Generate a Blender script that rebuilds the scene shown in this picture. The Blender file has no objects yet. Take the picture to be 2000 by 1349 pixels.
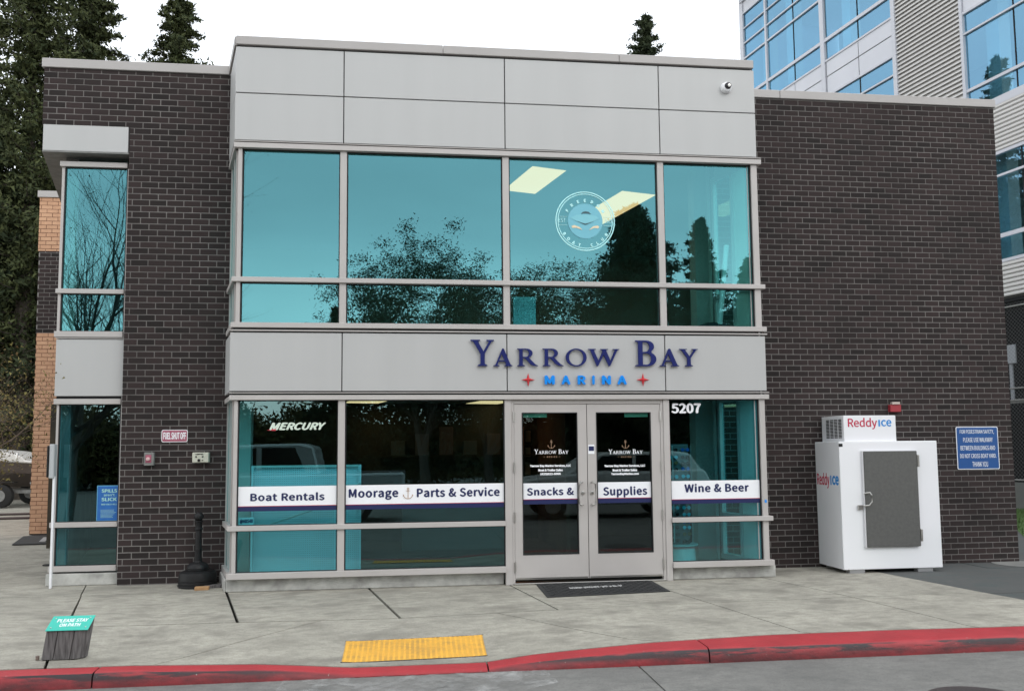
import bpy, bmesh, math, random
import numpy as np
from mathutils import Vector, Matrix
R = math.radians
random.seed(7)
scn = bpy.context.scene
COL = scn.collection

# ------------------------------------------------------------------ camera
CP = Vector((2.02848, -9.86944, 1.54465))
CR = Vector((0.992771, -0.119651, -0.009418)); CU = Vector((-0.000515, -0.082715, 0.996573)); CF = Vector((0.12002, 0.989364, 0.082178))
FPX, CY = 1646.03, 746.13
cam = bpy.data.cameras.new('camera'); co = bpy.data.objects.new('camera', cam); COL.objects.link(co)
m = Matrix((CR, CU, -CF)).transposed().to_4x4(); m.translation = CP
co.matrix_world = m
cam.sensor_width = 36; cam.lens = FPX / 2000 * 36; cam.shift_y = (CY - 674.5) / 2000
cam.clip_start = .1; cam.clip_end = 2000
scn.camera = co

# ------------------------------------------------------------------ sky: bright overcast
world = bpy.data.worlds.new('World'); scn.world = world; world.use_nodes = True
wn = world.node_tree; wn.nodes.clear()
def WN(t, **k):
    n = wn.nodes.new(t)
    for a, b in k.items(): setattr(n, a, b)
    return n
sky = WN('ShaderNodeTexSky', sky_type='NISHITA', sun_disc=False, sun_elevation=R(40), sun_rotation=R(150))
tc = WN('ShaderNodeTexCoord'); sep = WN('ShaderNodeSeparateXYZ'); wn.links.new(tc.outputs['Generated'], sep.inputs[0])
ramp = WN('ShaderNodeValToRGB'); wn.links.new(sep.outputs['Z'], ramp.inputs[0])
cr = ramp.color_ramp; cr.elements[0].position = 0.0; cr.elements[0].color = (1.0, 1.0, .97, 1)
cr.elements[1].position = .165; cr.elements[1].color = (.92, .95, .93, 1)
e = cr.elements.new(.25); e.color = (.62, .66, .68, 1)
e = cr.elements.new(.36); e.color = (.55, .585, .62, 1)
e = cr.elements.new(1); e.color = (.64, .65, .66, 1)
nz = WN('ShaderNodeTexNoise'); nz.inputs['Scale'].default_value = 2.2; nz.inputs['Detail'].default_value = 5
mp = WN('ShaderNodeMapping'); mp.inputs['Scale'].default_value = (1, 1, 3.5)
wn.links.new(tc.outputs['Generated'], mp.inputs[0]); wn.links.new(mp.outputs[0], nz.inputs[0])
mr = WN('ShaderNodeMapRange'); mr.inputs['From Min'].default_value = .3; mr.inputs['From Max'].default_value = .7
mr.inputs['To Min'].default_value = .9; mr.inputs['To Max'].default_value = 1.1
wn.links.new(nz.outputs[0], mr.inputs[0])
cl = WN('ShaderNodeMix', data_type='RGBA', blend_type='MULTIPLY'); cl.inputs[0].default_value = 1
wn.links.new(ramp.outputs[0], cl.inputs[6])
wn.links.new(mr.outputs[0], cl.inputs[7])
bg1 = WN('ShaderNodeBackground'); wn.links.new(sky.outputs[0], bg1.inputs[0]); bg1.inputs[1].default_value = .05
bg2 = WN('ShaderNodeBackground'); wn.links.new(cl.outputs[2], bg2.inputs[0]); bg2.inputs[1].default_value = 2.05
ad = WN('ShaderNodeMixShader'); ad.inputs[0].default_value = .88
wn.links.new(bg1.outputs[0], ad.inputs[1]); wn.links.new(bg2.outputs[0], ad.inputs[2])
wo = WN('ShaderNodeOutputWorld'); wn.links.new(ad.outputs[0], wo.inputs[0])
sl = bpy.data.lights.new('sun', 'SUN'); sl.energy = .6; sl.angle = R(25); sl.color = (1, .97, .93)
so = bpy.data.objects.new('sun', sl); COL.objects.link(so)
so.rotation_euler = (R(50), 0, R(30))
scn.view_settings.view_transform = 'Standard'; scn.view_settings.look = 'None'
scn.view_settings.exposure = .5; scn.view_settings.gamma = 1
scn.cycles.max_bounces = 8; scn.cycles.transparent_max_bounces = 16; scn.cycles.glossy_bounces = 3; scn.cycles.diffuse_bounces = 4
scn.cycles.sample_clamp_indirect = 4

# ------------------------------------------------------------------ helpers
def ray(u, v): return CF + CR * ((u - 1000) / FPX) - CU * ((v - CY) / FPX)
def PY(u, v, y=0.):
    r = ray(u, v); return CP + r * ((y - CP.y) / r.y)
def PZ(u, v, z=0.):
    r = ray(u, v); return CP + r * ((z - CP.z) / r.z)

def mat(name, col, col2=None, rough=.6, metal=0., nscale=3., ndetail=4, bump=0., bscale=40., spec=.5, emis=None, lo=.35, hi=.65, stretch=None, island=0., tint=None):
    """base colour between col and col2 by world-space noise; island adds per-piece variation"""
    m = bpy.data.materials.new(name); m.use_nodes = True
    nt = m.node_tree; b = nt.nodes['Principled BSDF']
    b.inputs['Base Color'].default_value = (*col, 1); b.inputs['Roughness'].default_value = rough
    b.inputs['Metallic'].default_value = metal; b.inputs['Specular IOR Level'].default_value = spec
    def N(t, **k):
        n = nt.nodes.new(t)
        for a, c in k.items(): setattr(n, a, c)
        return n
    pos = N('ShaderNodeNewGeometry'); src = pos.outputs['Position']
    if stretch:
        mp = N('ShaderNodeMapping'); mp.inputs['Scale'].default_value = stretch; nt.links.new(src, mp.inputs[0]); src = mp.outputs[0]
    out = None
    if col2 is not None:
        n = N('ShaderNodeTexNoise'); n.inputs['Scale'].default_value = nscale; n.inputs['Detail'].default_value = ndetail
        nt.links.new(src, n.inputs[0])
        mr = N('ShaderNodeMapRange'); mr.inputs['From Min'].default_value = lo; mr.inputs['From Max'].default_value = hi
        nt.links.new(n.outputs[0], mr.inputs[0])
        mx = N('ShaderNodeMix', data_type='RGBA'); mx.inputs[6].default_value = (*col, 1); mx.inputs[7].default_value = (*col2, 1)
        nt.links.new(mr.outputs[0], mx.inputs[0]); out = mx.outputs[2]
    if island:
        oi = N('ShaderNodeObjectInfo'); a = N('ShaderNodeMath', operation='ADD')
        nt.links.new(pos.outputs['Random Per Island'], a.inputs[0]); nt.links.new(oi.outputs['Random'], a.inputs[1])
        fr = N('ShaderNodeMath', operation='FRACT'); nt.links.new(a.outputs[0], fr.inputs[0])
        hs = N('ShaderNodeMix', data_type='RGBA')
        if out is not None: nt.links.new(out, hs.inputs[6])
        else: hs.inputs[6].default_value = (*col, 1)
        hs.inputs[7].default_value = (*(tint or tuple(c * 1.8 for c in col)), 1)
        ml = N('ShaderNodeMath', operation='MULTIPLY'); ml.inputs[1].default_value = island
        nt.links.new(fr.outputs[0], ml.inputs[0]); nt.links.new(ml.outputs[0], hs.inputs[0]); out = hs.outputs[2]
    if out is not None: nt.links.new(out, b.inputs['Base Color'])
    if bump:
        n2 = N('ShaderNodeTexNoise'); n2.inputs['Scale'].default_value = bscale; n2.inputs['Detail'].default_value = 5
        nt.links.new(src, n2.inputs[0])
        bp = N('ShaderNodeBump'); bp.inputs['Strength'].default_value = bump; bp.inputs['Distance'].default_value = .01
        nt.links.new(n2.outputs[0], bp.inputs['Height']); nt.links.new(bp.outputs[0], b.inputs['Normal'])
    if emis:
        b.inputs['Emission Color'].default_value = (*emis[0], 1); b.inputs['Emission Strength'].default_value = emis[1]
    m['nt'] = 1
    return m

def glass(name, tcol, rcol, fac, wav=.02, wscale=1.3):
    m = bpy.data.materials.new(name); m.use_nodes = True; nt = m.node_tree; nt.nodes.clear()
    t = nt.nodes.new('ShaderNodeBsdfTransparent'); t.inputs[0].default_value = (*tcol, 1)
    g = nt.nodes.new('ShaderNodeBsdfGlossy'); g.inputs[0].default_value = (*rcol, 1); g.inputs['Roughness'].default_value = .0
    n = nt.nodes.new('ShaderNodeTexNoise'); n.inputs['Scale'].default_value = wscale; n.inputs['Detail'].default_value = 1
    gm = nt.nodes.new('ShaderNodeNewGeometry'); nt.links.new(gm.outputs['Position'], n.inputs[0])
    bp = nt.nodes.new('ShaderNodeBump'); bp.inputs['Strength'].default_value = 1; bp.inputs['Distance'].default_value = wav
    nt.links.new(n.outputs[0], bp.inputs['Height']); nt.links.new(bp.outputs[0], g.inputs['Normal'])
    mx = nt.nodes.new('ShaderNodeMixShader'); mx.inputs[0].default_value = fac
    nt.links.new(t.outputs[0], mx.inputs[1]); nt.links.new(g.outputs[0], mx.inputs[2])
    o = nt.nodes.new('ShaderNodeOutputMaterial'); nt.links.new(mx.outputs[0], o.inputs[0])
    return m

M = {}
M['panel'] = mat('aluminium_panel', (.445, .446, .443), (.43, .431, .428), rough=.42, nscale=1.6, stretch=(2.2, 1, .25), bump=.05, bscale=2.2)
M['frame'] = mat('frame_metal', (.46, .435, .42), (.43, .405, .39), rough=.42, nscale=2)
M['coping'] = mat('coping_metal', (.38, .36, .35), (.35, .33, .32), rough=.42, nscale=1.5, bump=.03, bscale=2)
M['dark'] = mat('dark_gasket', (.012, .012, .014), rough=.7)
M['black'] = mat('black_plastic', (.006, .006, .007), (.013, .013, .014), rough=.55, nscale=9, bump=.05, spec=.3)
M['brick'] = mat('dark_brick', (.0215, .0185, .0182), (.028, .0232, .0226), rough=.85, nscale=1.3, bump=.35, bscale=160, island=.9, tint=(.044, .032, .0315), spec=.15)
M['mortar'] = mat('mortar', (.25, .235, .225), (.15, .14, .134), rough=.9, nscale=1.6, lo=.3, hi=.7, spec=.2, bump=.2)
M['tanbrick'] = mat('tan_brick', (.50, .28, .17), (.42, .23, .135), rough=.8, nscale=9, bump=.2, bscale=120, island=.5, tint=(.56, .34, .21))
M['tanmortar'] = mat('brown_mortar', (.20, .10, .06), (.15, .08, .05), rough=.9)
M['white'] = mat('white_paint', (.80, .80, .83), (.77, .78, .80), rough=.35, nscale=1.5)
M['whitevinyl'] = mat('white_vinyl', (.84, .85, .88), rough=.5)
M['navy'] = mat('navy_vinyl', (.012, .018, .085), rough=.4)
M['navyletter'] = mat('navy_letter', (.006, .012, .105), (.008, .015, .12), rough=.5, spec=.25)
M['blueletter'] = mat('blue_letter', (.0, .25, .80), rough=.35)
M['redpaint'] = mat('red_paint', (.60, .02, .03), rough=.35)
M['redline'] = mat('red_vinyl', (.5, .03, .05), rough=.5)
M['bronze'] = mat('bronze_vinyl', (.42, .27, .17), rough=.5)
M['bluesign'] = mat('blue_sign', (.008, .07, .25), (.01, .08, .27), rough=.4)
M['pinksign'] = mat('faded_red_sign', (.32, .07, .12), (.38, .10, .15), rough=.5, nscale=12)
M['steel'] = mat('brushed_steel', (.50, .49, .47), rough=.3, metal=1.)
M['greybox'] = mat('grey_cast', (.22, .22, .21), (.16, .16, .155), rough=.5, nscale=12)
M['darkdoor'] = mat('dark_grey_door', (.085, .085, .082), (.10, .10, .095), rough=.5, nscale=25, bump=.1, bscale=200)
M['cream'] = mat('cream_box', (.55, .55, .46), rough=.5)
M['yellow'] = mat('tactile_yellow', (.80, .43, .055), (.62, .32, .055), rough=.7, nscale=5, bump=.1, lo=.45, hi=.8)
M['yellowbase'] = mat('tactile_base', (.66, .36, .05), (.40, .24, .06), rough=.8, nscale=7, lo=.4, hi=.75)
M['tealsign'] = mat('teal_sign', (.02, .42, .33), (.03, .46, .37), rough=.4)
M['oldwood'] = mat('weathered_wood', (.14, .13, .13), (.055, .05, .05), rough=.9, nscale=14, stretch=(4, 4, .5), bump=.6, bscale=25, lo=.4, hi=.7)
M['freshwood'] = mat('wood_block', (.42, .25, .12), (.34, .19, .09), rough=.8, nscale=20, stretch=(.5, 4, 4))
M['curb'] = mat('concrete_base', (.50, .50, .47), (.30, .295, .28), rough=.9, nscale=6, bump=.4, bscale=50)
M['rubber'] = mat('rubber_mat', (.016, .017, .018), (.026, .027, .028), rough=.8, nscale=12)
M['drywall'] = mat('interior_wall', (.62, .60, .55), rough=.9)
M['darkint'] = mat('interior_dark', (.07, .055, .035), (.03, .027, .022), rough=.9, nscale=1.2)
M['carpet'] = mat('carpet', (.045, .045, .045), rough=.95)
M['ceil'] = mat('ceiling_tile', (.50, .50, .48), rough=.9)
M['peg'] = None
M['lamp'] = mat('lamp_diffuser', (.9, .88, .7), emis=((1, .40, .19), 1.55))
M['needle'] = mat('conifer_needles', (.018, .029, .014), (.038, .05, .02), rough=.8, nscale=.9, island=.65, tint=(.085, .095, .034), spec=.2)
M['needledark'] = mat('dark_needles', (.014, .024, .013), (.028, .04, .019), rough=.8, nscale=.9, island=.6, tint=(.05, .062, .026), spec=.2)
M['leaf'] = mat('broad_leaves', (.04, .05, .018), (.075, .065, .025), rough=.7, nscale=.4, island=.7, tint=(.15, .12, .045), spec=.2)
M['shrubleaf'] = mat('shrub_leaves', (.13, .12, .045), (.17, .09, .045), rough=.7, nscale=2, island=.8, tint=(.24, .22, .07), spec=.2)
M['bark'] = mat('bark', (.06, .05, .042), (.10, .085, .07), rough=.95, nscale=8, bump=.4)
M['twig'] = mat('twig_bark', (.12, .085, .065), (.19, .145, .11), rough=.95, nscale=8)
M['grass'] = mat('grass', (.03, .07, .012), (.05, .09, .02), rough=.9, nscale=6, island=.5)
M['officepanel'] = mat('office_panel', (.56, .57, .62), (.53, .54, .59), rough=.4, nscale=.7)
M['officeframe'] = mat('office_frame', (.50, .51, .56), rough=.4)
M['louvre'] = mat('louvre_metal', (.55, .54, .53), rough=.45)
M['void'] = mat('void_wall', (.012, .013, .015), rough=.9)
M['truck'] = mat('silver_paint', (.42, .44, .46), rough=.25, metal=.3)
M['carwhite'] = mat('white_car_paint', (.65, .67, .68), rough=.25)
M['tyre'] = mat('tyre', (.015, .015, .015), rough=.85)
M['carglass'] = mat('car_glass', (.01, .012, .014), rough=.06)
M['hull'] = mat('boat_hull', (.085, .065, .055), (.10, .08, .07), rough=.3)
M['hullwhite'] = mat('boat_deck', (.62, .60, .57), rough=.35)
M['jacket'] = mat('jacket', (.02, .022, .03), rough=.8)
M['skin'] = mat('skin', (.45, .28, .2), rough=.6)
M['jeans'] = mat('jeans', (.03, .05, .09), rough=.9)
M['glass'] = glass('window_glass', (.40, .82, .80), (.30, .80, .90), .26, wav=.0009, wscale=1.1)
M['lowglass'] = glass('lower_glass', (.34, .78, .86), (.46, .76, .78), .17, wav=.0009, wscale=1.1)
M['doorglass'] = glass('door_glass', (.60, .68, .60), (.6, .75, .75), .10, wav=.0009)
M['officeglass'] = glass('office_glass', (.36, .66, .82), (.36, .68, .95), .37, wav=.002)

def weathered(name, cols, joints=False):
    """blotched weathered concrete: three noise scales, stains, pores"""
    m = bpy.data.materials.new(name); m.use_nodes = True; nt = m.node_tree; b = nt.nodes['Principled BSDF']
    g = nt.nodes.new('ShaderNodeNewGeometry')
    def noise(s, d=5, st=None):
        n = nt.nodes.new('ShaderNodeTexNoise'); n.inputs['Scale'].default_value = s; n.inputs['Detail'].default_value = d; n.inputs['Roughness'].default_value = .62
        if st:
            mp = nt.nodes.new('ShaderNodeMapping'); mp.inputs['Scale'].default_value = st; nt.links.new(g.outputs['Position'], mp.inputs[0]); nt.links.new(mp.outputs[0], n.inputs[0])
        else: nt.links.new(g.outputs['Position'], n.inputs[0])
        return n.outputs[0]
    def rng(s, a, c, lo=0, hi=1):
        r = nt.nodes.new('ShaderNodeMapRange'); r.inputs['From Min'].default_value = a; r.inputs['From Max'].default_value = c
        r.inputs['To Min'].default_value = lo; r.inputs['To Max'].default_value = hi; nt.links.new(s, r.inputs[0]); return r.outputs[0]
    def mix(f, a, c, bt='MIX'):
        x = nt.nodes.new('ShaderNodeMix'); x.data_type = 'RGBA'; x.blend_type = bt
        if isinstance(f, float): x.inputs[0].default_value = f
        else: nt.links.new(f, x.inputs[0])
        for i, s in ((6, a), (7, c)):
            if isinstance(s, tuple): x.inputs[i].default_value = (*s, 1)
            else: nt.links.new(s, x.inputs[i])
        return x.outputs[2]
    c = mix(rng(noise(1.1, 6), .36, .62), cols[0], cols[1])
    c = mix(rng(noise(2.2, 8, (.85, 1.25, 1)), .49, .66, 0, .9), c, cols[2])
    c = mix(rng(noise(9, 6, (.8, 1.25, 1)), .42, .68, 0, .6), c, cols[2])
    c = mix(rng(noise(28, 6), .50, .68, 0, .35), c, cols[2])
    c = mix(rng(noise(90, 3), .52, .70, 0, .5), c, cols[3])
    c = mix(rng(noise(.8, 9), .60, .66, 0, .5), c, cols[2])
    nt.links.new(c, b.inputs['Base Color']); b.inputs['Roughness'].default_value = .85
    b.inputs['Specular IOR Level'].default_value = .3
    bp = nt.nodes.new('ShaderNodeBump'); bp.inputs['Strength'].default_value = .35; bp.inputs['Distance'].default_value = .008
    nt.links.new(noise(70, 4), bp.inputs['Height']); nt.links.new(bp.outputs[0], b.inputs['Normal'])
    return m
M['slab'] = weathered('pavement_concrete', ((.42, .402, .345), (.335, .32, .275), (.215, .203, .175), (.11, .105, .09)))
M['road'] = weathered('road_concrete', ((.215, .212, .20), (.175, .173, .165), (.125, .125, .12), (.07, .07, .07)))
M['asphalt'] = weathered('grey_asphalt', ((.10, .10, .098), (.085, .085, .083), (.07, .085, .085), (.04, .04, .04)))
M['dirt'] = mat('joint_dirt', (.045, .042, .036), rough=.95)
M['wornpaint'] = None

def kerb_material():
    m = bpy.data.materials.new('kerb_red'); m.use_nodes = True; nt = m.node_tree; b = nt.nodes['Principled BSDF']
    g = nt.nodes.new('ShaderNodeNewGeometry'); sp = nt.nodes.new('ShaderNodeSeparateXYZ'); nt.links.new(g.outputs['Position'], sp.inputs[0])
    def noise(s, st, d=6):
        n = nt.nodes.new('ShaderNodeTexNoise'); n.inputs['Scale'].default_value = s; n.inputs['Detail'].default_value = d; n.inputs['Roughness'].default_value = .65
        mp = nt.nodes.new('ShaderNodeMapping'); mp.inputs['Scale'].default_value = st; nt.links.new(g.outputs['Position'], mp.inputs[0]); nt.links.new(mp.outputs[0], n.inputs[0]); return n.outputs[0]
    def rng(s, a, c, lo=0, hi=1):
        r = nt.nodes.new('ShaderNodeMapRange'); r.inputs['From Min'].default_value = a; r.inputs['From Max'].default_value = c
        r.inputs['To Min'].default_value = lo; r.inputs['To Max'].default_value = hi; nt.links.new(s, r.inputs[0]); return r.outputs[0]
    def mul(a, c):
        x = nt.nodes.new('ShaderNodeMath'); x.operation = 'MULTIPLY'; nt.links.new(a, x.inputs[0]); nt.links.new(c, x.inputs[1]); return x.outputs[0]
    def mix(f, a, c):
        x = nt.nodes.new('ShaderNodeMix'); x.data_type = 'RGBA'; nt.links.new(f, x.inputs[0])
        for i, s in ((6, a), (7, c)):
            if isinstance(s, tuple): x.inputs[i].default_value = (*s, 1)
            else: nt.links.new(s, x.inputs[i])
        return x.outputs[2]
    c = mix(rng(noise(3, (1, 1, 1)), .35, .7), (.38, .026, .034), (.29, .02, .027))
    # scuffs by tyres: a band on the upper face
    band = mul(rng(sp.outputs['Z'], -.085, -.06), rng(sp.outputs['Z'], -.012, -.02))
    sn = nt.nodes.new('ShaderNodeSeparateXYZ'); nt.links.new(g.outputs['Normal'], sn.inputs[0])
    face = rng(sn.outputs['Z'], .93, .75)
    scuff = mul(face, mul(band, rng(noise(1.25, (1, 1, 10), 9), .43, .50)))
    c = mix(scuff, c, (.022, .018, .022))
    # shade of the upright face painted into the colour, deepening toward the gutter
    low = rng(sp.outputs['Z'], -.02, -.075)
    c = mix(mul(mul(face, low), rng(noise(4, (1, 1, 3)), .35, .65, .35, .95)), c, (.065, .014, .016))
    # chips
    c = mix(rng(noise(38, (1, 1, 1), 3), .70, .74), c, (.30, .27, .24))
    nt.links.new(c, b.inputs['Base Color']); b.inputs['Roughness'].default_value = .55
    bp = nt.nodes.new('ShaderNodeBump'); bp.inputs['Strength'].default_value = .4; bp.inputs['Distance'].default_value = .01
    nt.links.new(noise(30, (1, 1, 1)), bp.inputs['Height']); nt.links.new(bp.outputs[0], b.inputs['Normal'])
    return m
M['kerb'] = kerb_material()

def wornpaint():
    m = bpy.data.materials.new('worn_white_paint'); m.use_nodes = True; nt = m.node_tree; b = nt.nodes['Principled BSDF']
    b.inputs['Base Color'].default_value = (.42, .42, .41, 1); b.inputs['Roughness'].default_value = .8
    g = nt.nodes.new('ShaderNodeNewGeometry'); n = nt.nodes.new('ShaderNodeTexNoise'); n.inputs['Scale'].default_value = 4; n.inputs['Detail'].default_value = 8; n.inputs['Roughness'].default_value = .7
    nt.links.new(g.outputs['Position'], n.inputs[0])
    r = nt.nodes.new('ShaderNodeMapRange'); r.inputs['From Min'].default_value = .44; r.inputs['From Max'].default_value = .70; r.inputs['To Max'].default_value = .8
    nt.links.new(n.outputs[0], r.inputs[0]); nt.links.new(r.outputs[0], b.inputs['Alpha'])
    return m
M['wornpaint'] = wornpaint()

def pegmat():
    m = mat('pegboard', (.50, .50, .48), rough=.7); nt = m.node_tree; b = nt.nodes['Principled BSDF']
    g = nt.nodes.new('ShaderNodeNewGeometry'); s = nt.nodes.new('ShaderNodeSeparateXYZ'); nt.links.new(g.outputs['Position'], s.inputs[0])
    def tri(o):
        a = nt.nodes.new('ShaderNodeMath'); a.operation = 'PINGPONG'; a.inputs[1].default_value = .0125; nt.links.new(o, a.inputs[0])
        c = nt.nodes.new('ShaderNodeMath'); c.operation = 'POWER'; c.inputs[1].default_value = 2; nt.links.new(a.outputs[0], c.inputs[0]); return c.outputs[0]
    d = nt.nodes.new('ShaderNodeMath'); d.operation = 'ADD'; nt.links.new(tri(s.outputs['X']), d.inputs[0]); nt.links.new(tri(s.outputs['Z']), d.inputs[1])
    l = nt.nodes.new('ShaderNodeMath'); l.operation = 'LESS_THAN'; l.inputs[1].default_value = .0045 ** 2; nt.links.new(d.outputs[0], l.inputs[0])
    x = nt.nodes.new('ShaderNodeMix'); x.data_type = 'RGBA'; x.inputs[6].default_value = (.74, .76, .76, 1); x.inputs[7].default_value = (.05, .05, .05, 1)
    nt.links.new(l.outputs[0], x.inputs[0]); nt.links.new(x.outputs[2], b.inputs['Base Color'])
    return m
M['peg'] = pegmat()

WL = {}
def wloc(o): return WL.get(o.name, Vector((0, 0, 0)))
def tag(o, label=None, cat=None, group=None, kind=None):
    if label: o['label'] = label
    if cat: o['category'] = cat
    if group: o['group'] = group
    if kind: o['kind'] = kind
    return o
def link(o, parent, c):
    COL.objects.link(o)
    if parent is not None:
        o.parent = parent; o.location = c - wloc(parent)
    else: o.location = c
    WL[o.name] = Vector(c)
def empty(name, loc, label=None, cat=None, group=None, kind=None):
    o = bpy.data.objects.new(name, None); COL.objects.link(o); o.location = loc; o.empty_display_size = .2
    WL[o.name] = Vector(loc); return tag(o, label, cat, group, kind)

def clear():
    m = bpy.data.materials.new('clear_glass'); m.use_nodes = True; nt = m.node_tree; nt.nodes.clear()
    t = nt.nodes.new('ShaderNodeBsdfTransparent'); o = nt.nodes.new('ShaderNodeOutputMaterial'); nt.links.new(t.outputs[0], o.inputs[0]); return m
M['clear'] = clear()
class Fr:
    """plan frame: along, into, up"""
    def __init__(s, o, d, n=None):
        s.o = Vector((o[0], o[1], 0)); s.d = Vector((d[0], d[1], 0)).normalized()
        s.n = Vector(n).normalized() if n else Vector((-s.d.y, s.d.x, 0))
    def p(s, a, b, z): return s.o + s.d * a + s.n * b + Vector((0, 0, z))
WORLD = Fr((0, 0), (1, 0))

class MB:
    def __init__(s): s.v = []; s.f = []; s.fm = []
    def add(s, vs, fs, mi=0):
        k = len(s.v); s.v += [Vector(p) for p in vs]; s.f += [[k + i for i in q] for q in fs]; s.fm += [mi] * len(fs); return s
    def box(s, a0, a1, b0, b1, z0, z1, fr=WORLD, mi=0):
        P = [fr.p(a, b, z) for z in (z0, z1) for a, b in ((a0, b0), (a1, b0), (a1, b1), (a0, b1))]
        return s.add(P, [(3, 2, 1, 0), (4, 5, 6, 7), (0, 1, 5, 4), (1, 2, 6, 5), (2, 3, 7, 6), (3, 0, 4, 7)], mi)
    def prism(s, poly, z0, z1, fr=WORLD, mi=0):
        """plan polygon (ccw) extruded in z"""
        n = len(poly); P = [fr.p(a, b, z0) for a, b in poly] + [fr.p(a, b, z1) for a, b in poly]
        return s.add(P, [list(range(n))[::-1], list(range(n, 2 * n))] + [(i, (i + 1) % n, n + (i + 1) % n, n + i) for i in range(n)], mi)
    def prismy(s, poly, b0, b1, fr=WORLD, mi=0):
        """polygon in (along, z), ccw seen from the front, extruded into the wall"""
        n = len(poly); P = [fr.p(a, b0, z) for a, z in poly] + [fr.p(a, b1, z) for a, z in poly]
        return s.add(P, [list(range(n)), list(range(n, 2 * n))[::-1]] + [((i + 1) % n, i, n + i, n + (i + 1) % n) for i in range(n)], mi)
    def tube(s, pts, rad, n=8, cap=True, mi=0):
        pts = [Vector(p) for p in pts]; k0 = len(s.v)
        rr = rad if isinstance(rad, (list, tuple)) else [rad] * len(pts)
        for i, p in enumerate(pts):
            t = (pts[min(i + 1, len(pts) - 1)] - pts[max(i - 1, 0)]).normalized()
            a = t.cross(Vector((0, 0, 1)))
            if a.length < .05: a = t.cross(Vector((1, 0, 0)))
            a.normalize(); b = t.cross(a)
            for j in range(n):
                th = 2 * math.pi * j / n; s.v.append(p + (a * math.cos(th) + b * math.sin(th)) * rr[i])
        for i in range(len(pts) - 1):
            for j in range(n):
                q = k0 + i * n; s.f.append([q + j, q + (j + 1) % n, q + n + (j + 1) % n, q + n + j]); s.fm.append(mi)
        if cap:
            s.f.append([k0 + j for j in range(n)]); q = k0 + (len(pts) - 1) * n; s.f.append([q + j for j in range(n)][::-1]); s.fm += [mi, mi]
        return s
    def lathe(s, c, prof, n=24, mi=0):
        """prof: (r, z) from bottom to top round vertical axis at c"""
        k0 = len(s.v); c = Vector(c)
        for r, z in prof:
            for j in range(n):
                th = 2 * math.pi * j / n; s.v.append(c + Vector((r * math.cos(th), r * math.sin(th), z)))
        for i in range(len(prof) - 1):
            for j in range(n):
                q = k0 + i * n; s.f.append([q + j, q + (j + 1) % n, q + n + (j + 1) % n, q + n + j]); s.fm.append(mi)
        s.f.append([k0 + j for j in range(n)][::-1]); q = k0 + (len(prof) - 1) * n; s.f.append([q + j for j in range(n)]); s.fm += [mi, mi]
        return s
    def sphere(s, c, r, n=16, mi=0, sc=(1, 1, 1)):
        prof = []
        k0 = len(s.v); c = Vector(c); m_ = n // 2
        for i in range(m_ + 1):
            ph = math.pi * i / m_ ; rr = max(math.sin(ph), .001)
            for j in range(n):
                th = 2 * math.pi * j / n
                s.v.append(c + Vector((rr * math.cos(th) * r * sc[0], rr * math.sin(th) * r * sc[1], -math.cos(ph) * r * sc[2])))
        for i in range(m_):
            for j in range(n):
                q = k0 + i * n; s.f.append([q + j, q + (j + 1) % n, q + n + (j + 1) % n, q + n + j]); s.fm.append(mi)
        return s
    def build(s, name, material, parent=None, smooth=False, bevel=0, fix=True, kind=None, origin=None, seg=1):
        v = s.v; c = Vector(origin) if origin is not None else (Vector((min(p.x for p in v), min(p.y for p in v), min(p.z for p in v))) + Vector((max(p.x for p in v), max(p.y for p in v), max(p.z for p in v)))) / 2
        me = bpy.data.meshes.new(name); me.from_pydata([p - c for p in v], [], s.f)
        mats = material if isinstance(material, (list, tuple)) else [material]
        for q in mats: me.materials.append(M[q] if isinstance(q, str) else q)
        me.polygons.foreach_set('material_index', s.fm)
        if fix or bevel:
            bm = bmesh.new(); bm.from_mesh(me)
            if fix: bmesh.ops.recalc_face_normals(bm, faces=bm.faces)
            if bevel:
                bmesh.ops.bevel(bm, geom=[e for e in bm.edges if len(e.link_faces) == 2 and e.calc_face_angle(0) > .6], offset=bevel, segments=seg, affect='EDGES', clamp_overlap=True)
            bm.to_mesh(me); bm.free()
        if smooth:
            me.polygons.foreach_set('use_smooth', [True] * len(me.polygons))
            try: me.set_sharp_from_angle(angle=R(35))
            except Exception: pass
        o = bpy.data.objects.new(name, me); link(o, parent, c)
        if kind: o['kind'] = kind
        return o

def gbox(a0, a1, b0, b1, z0, z1, fr=None):
    mb = MB().box(a0, a1, b0, b1, z0, z1, fr or WORLD); mb.fm = [1, 1, 0, 1, 1, 1]; return mb
def box(name, mt, parent, a0, a1, b0, b1, z0, z1, fr=WORLD, bevel=0, **k):
    return MB().box(a0, a1, b0, b1, z0, z1, fr).build(name, mt, parent, bevel=bevel, **k)

def trimesh(name, V, mt, parent, kind=None, origin=None):
    V = np.asarray(V, dtype=np.float32).reshape(-1, 3); c = Vector(origin) if origin is not None else Vector(V.mean(0).tolist())
    V = V - np.array(c, dtype=np.float32); n = len(V); me = bpy.data.meshes.new(name)
    me.vertices.add(n); me.vertices.foreach_set('co', V.ravel()); me.loops.add(n); me.loops.foreach_set('vertex_index', np.arange(n, dtype=np.int32))
    me.polygons.add(n // 3); me.polygons.foreach_set('loop_start', np.arange(0, n, 3, dtype=np.int32)); me.polygons.foreach_set('loop_total', np.full(n // 3, 3, dtype=np.int32))
    me.update(calc_edges=True); me.materials.append(M[mt])
    o = bpy.data.objects.new(name, me); link(o, parent, c)
    if kind: o['kind'] = kind
    return o

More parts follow.
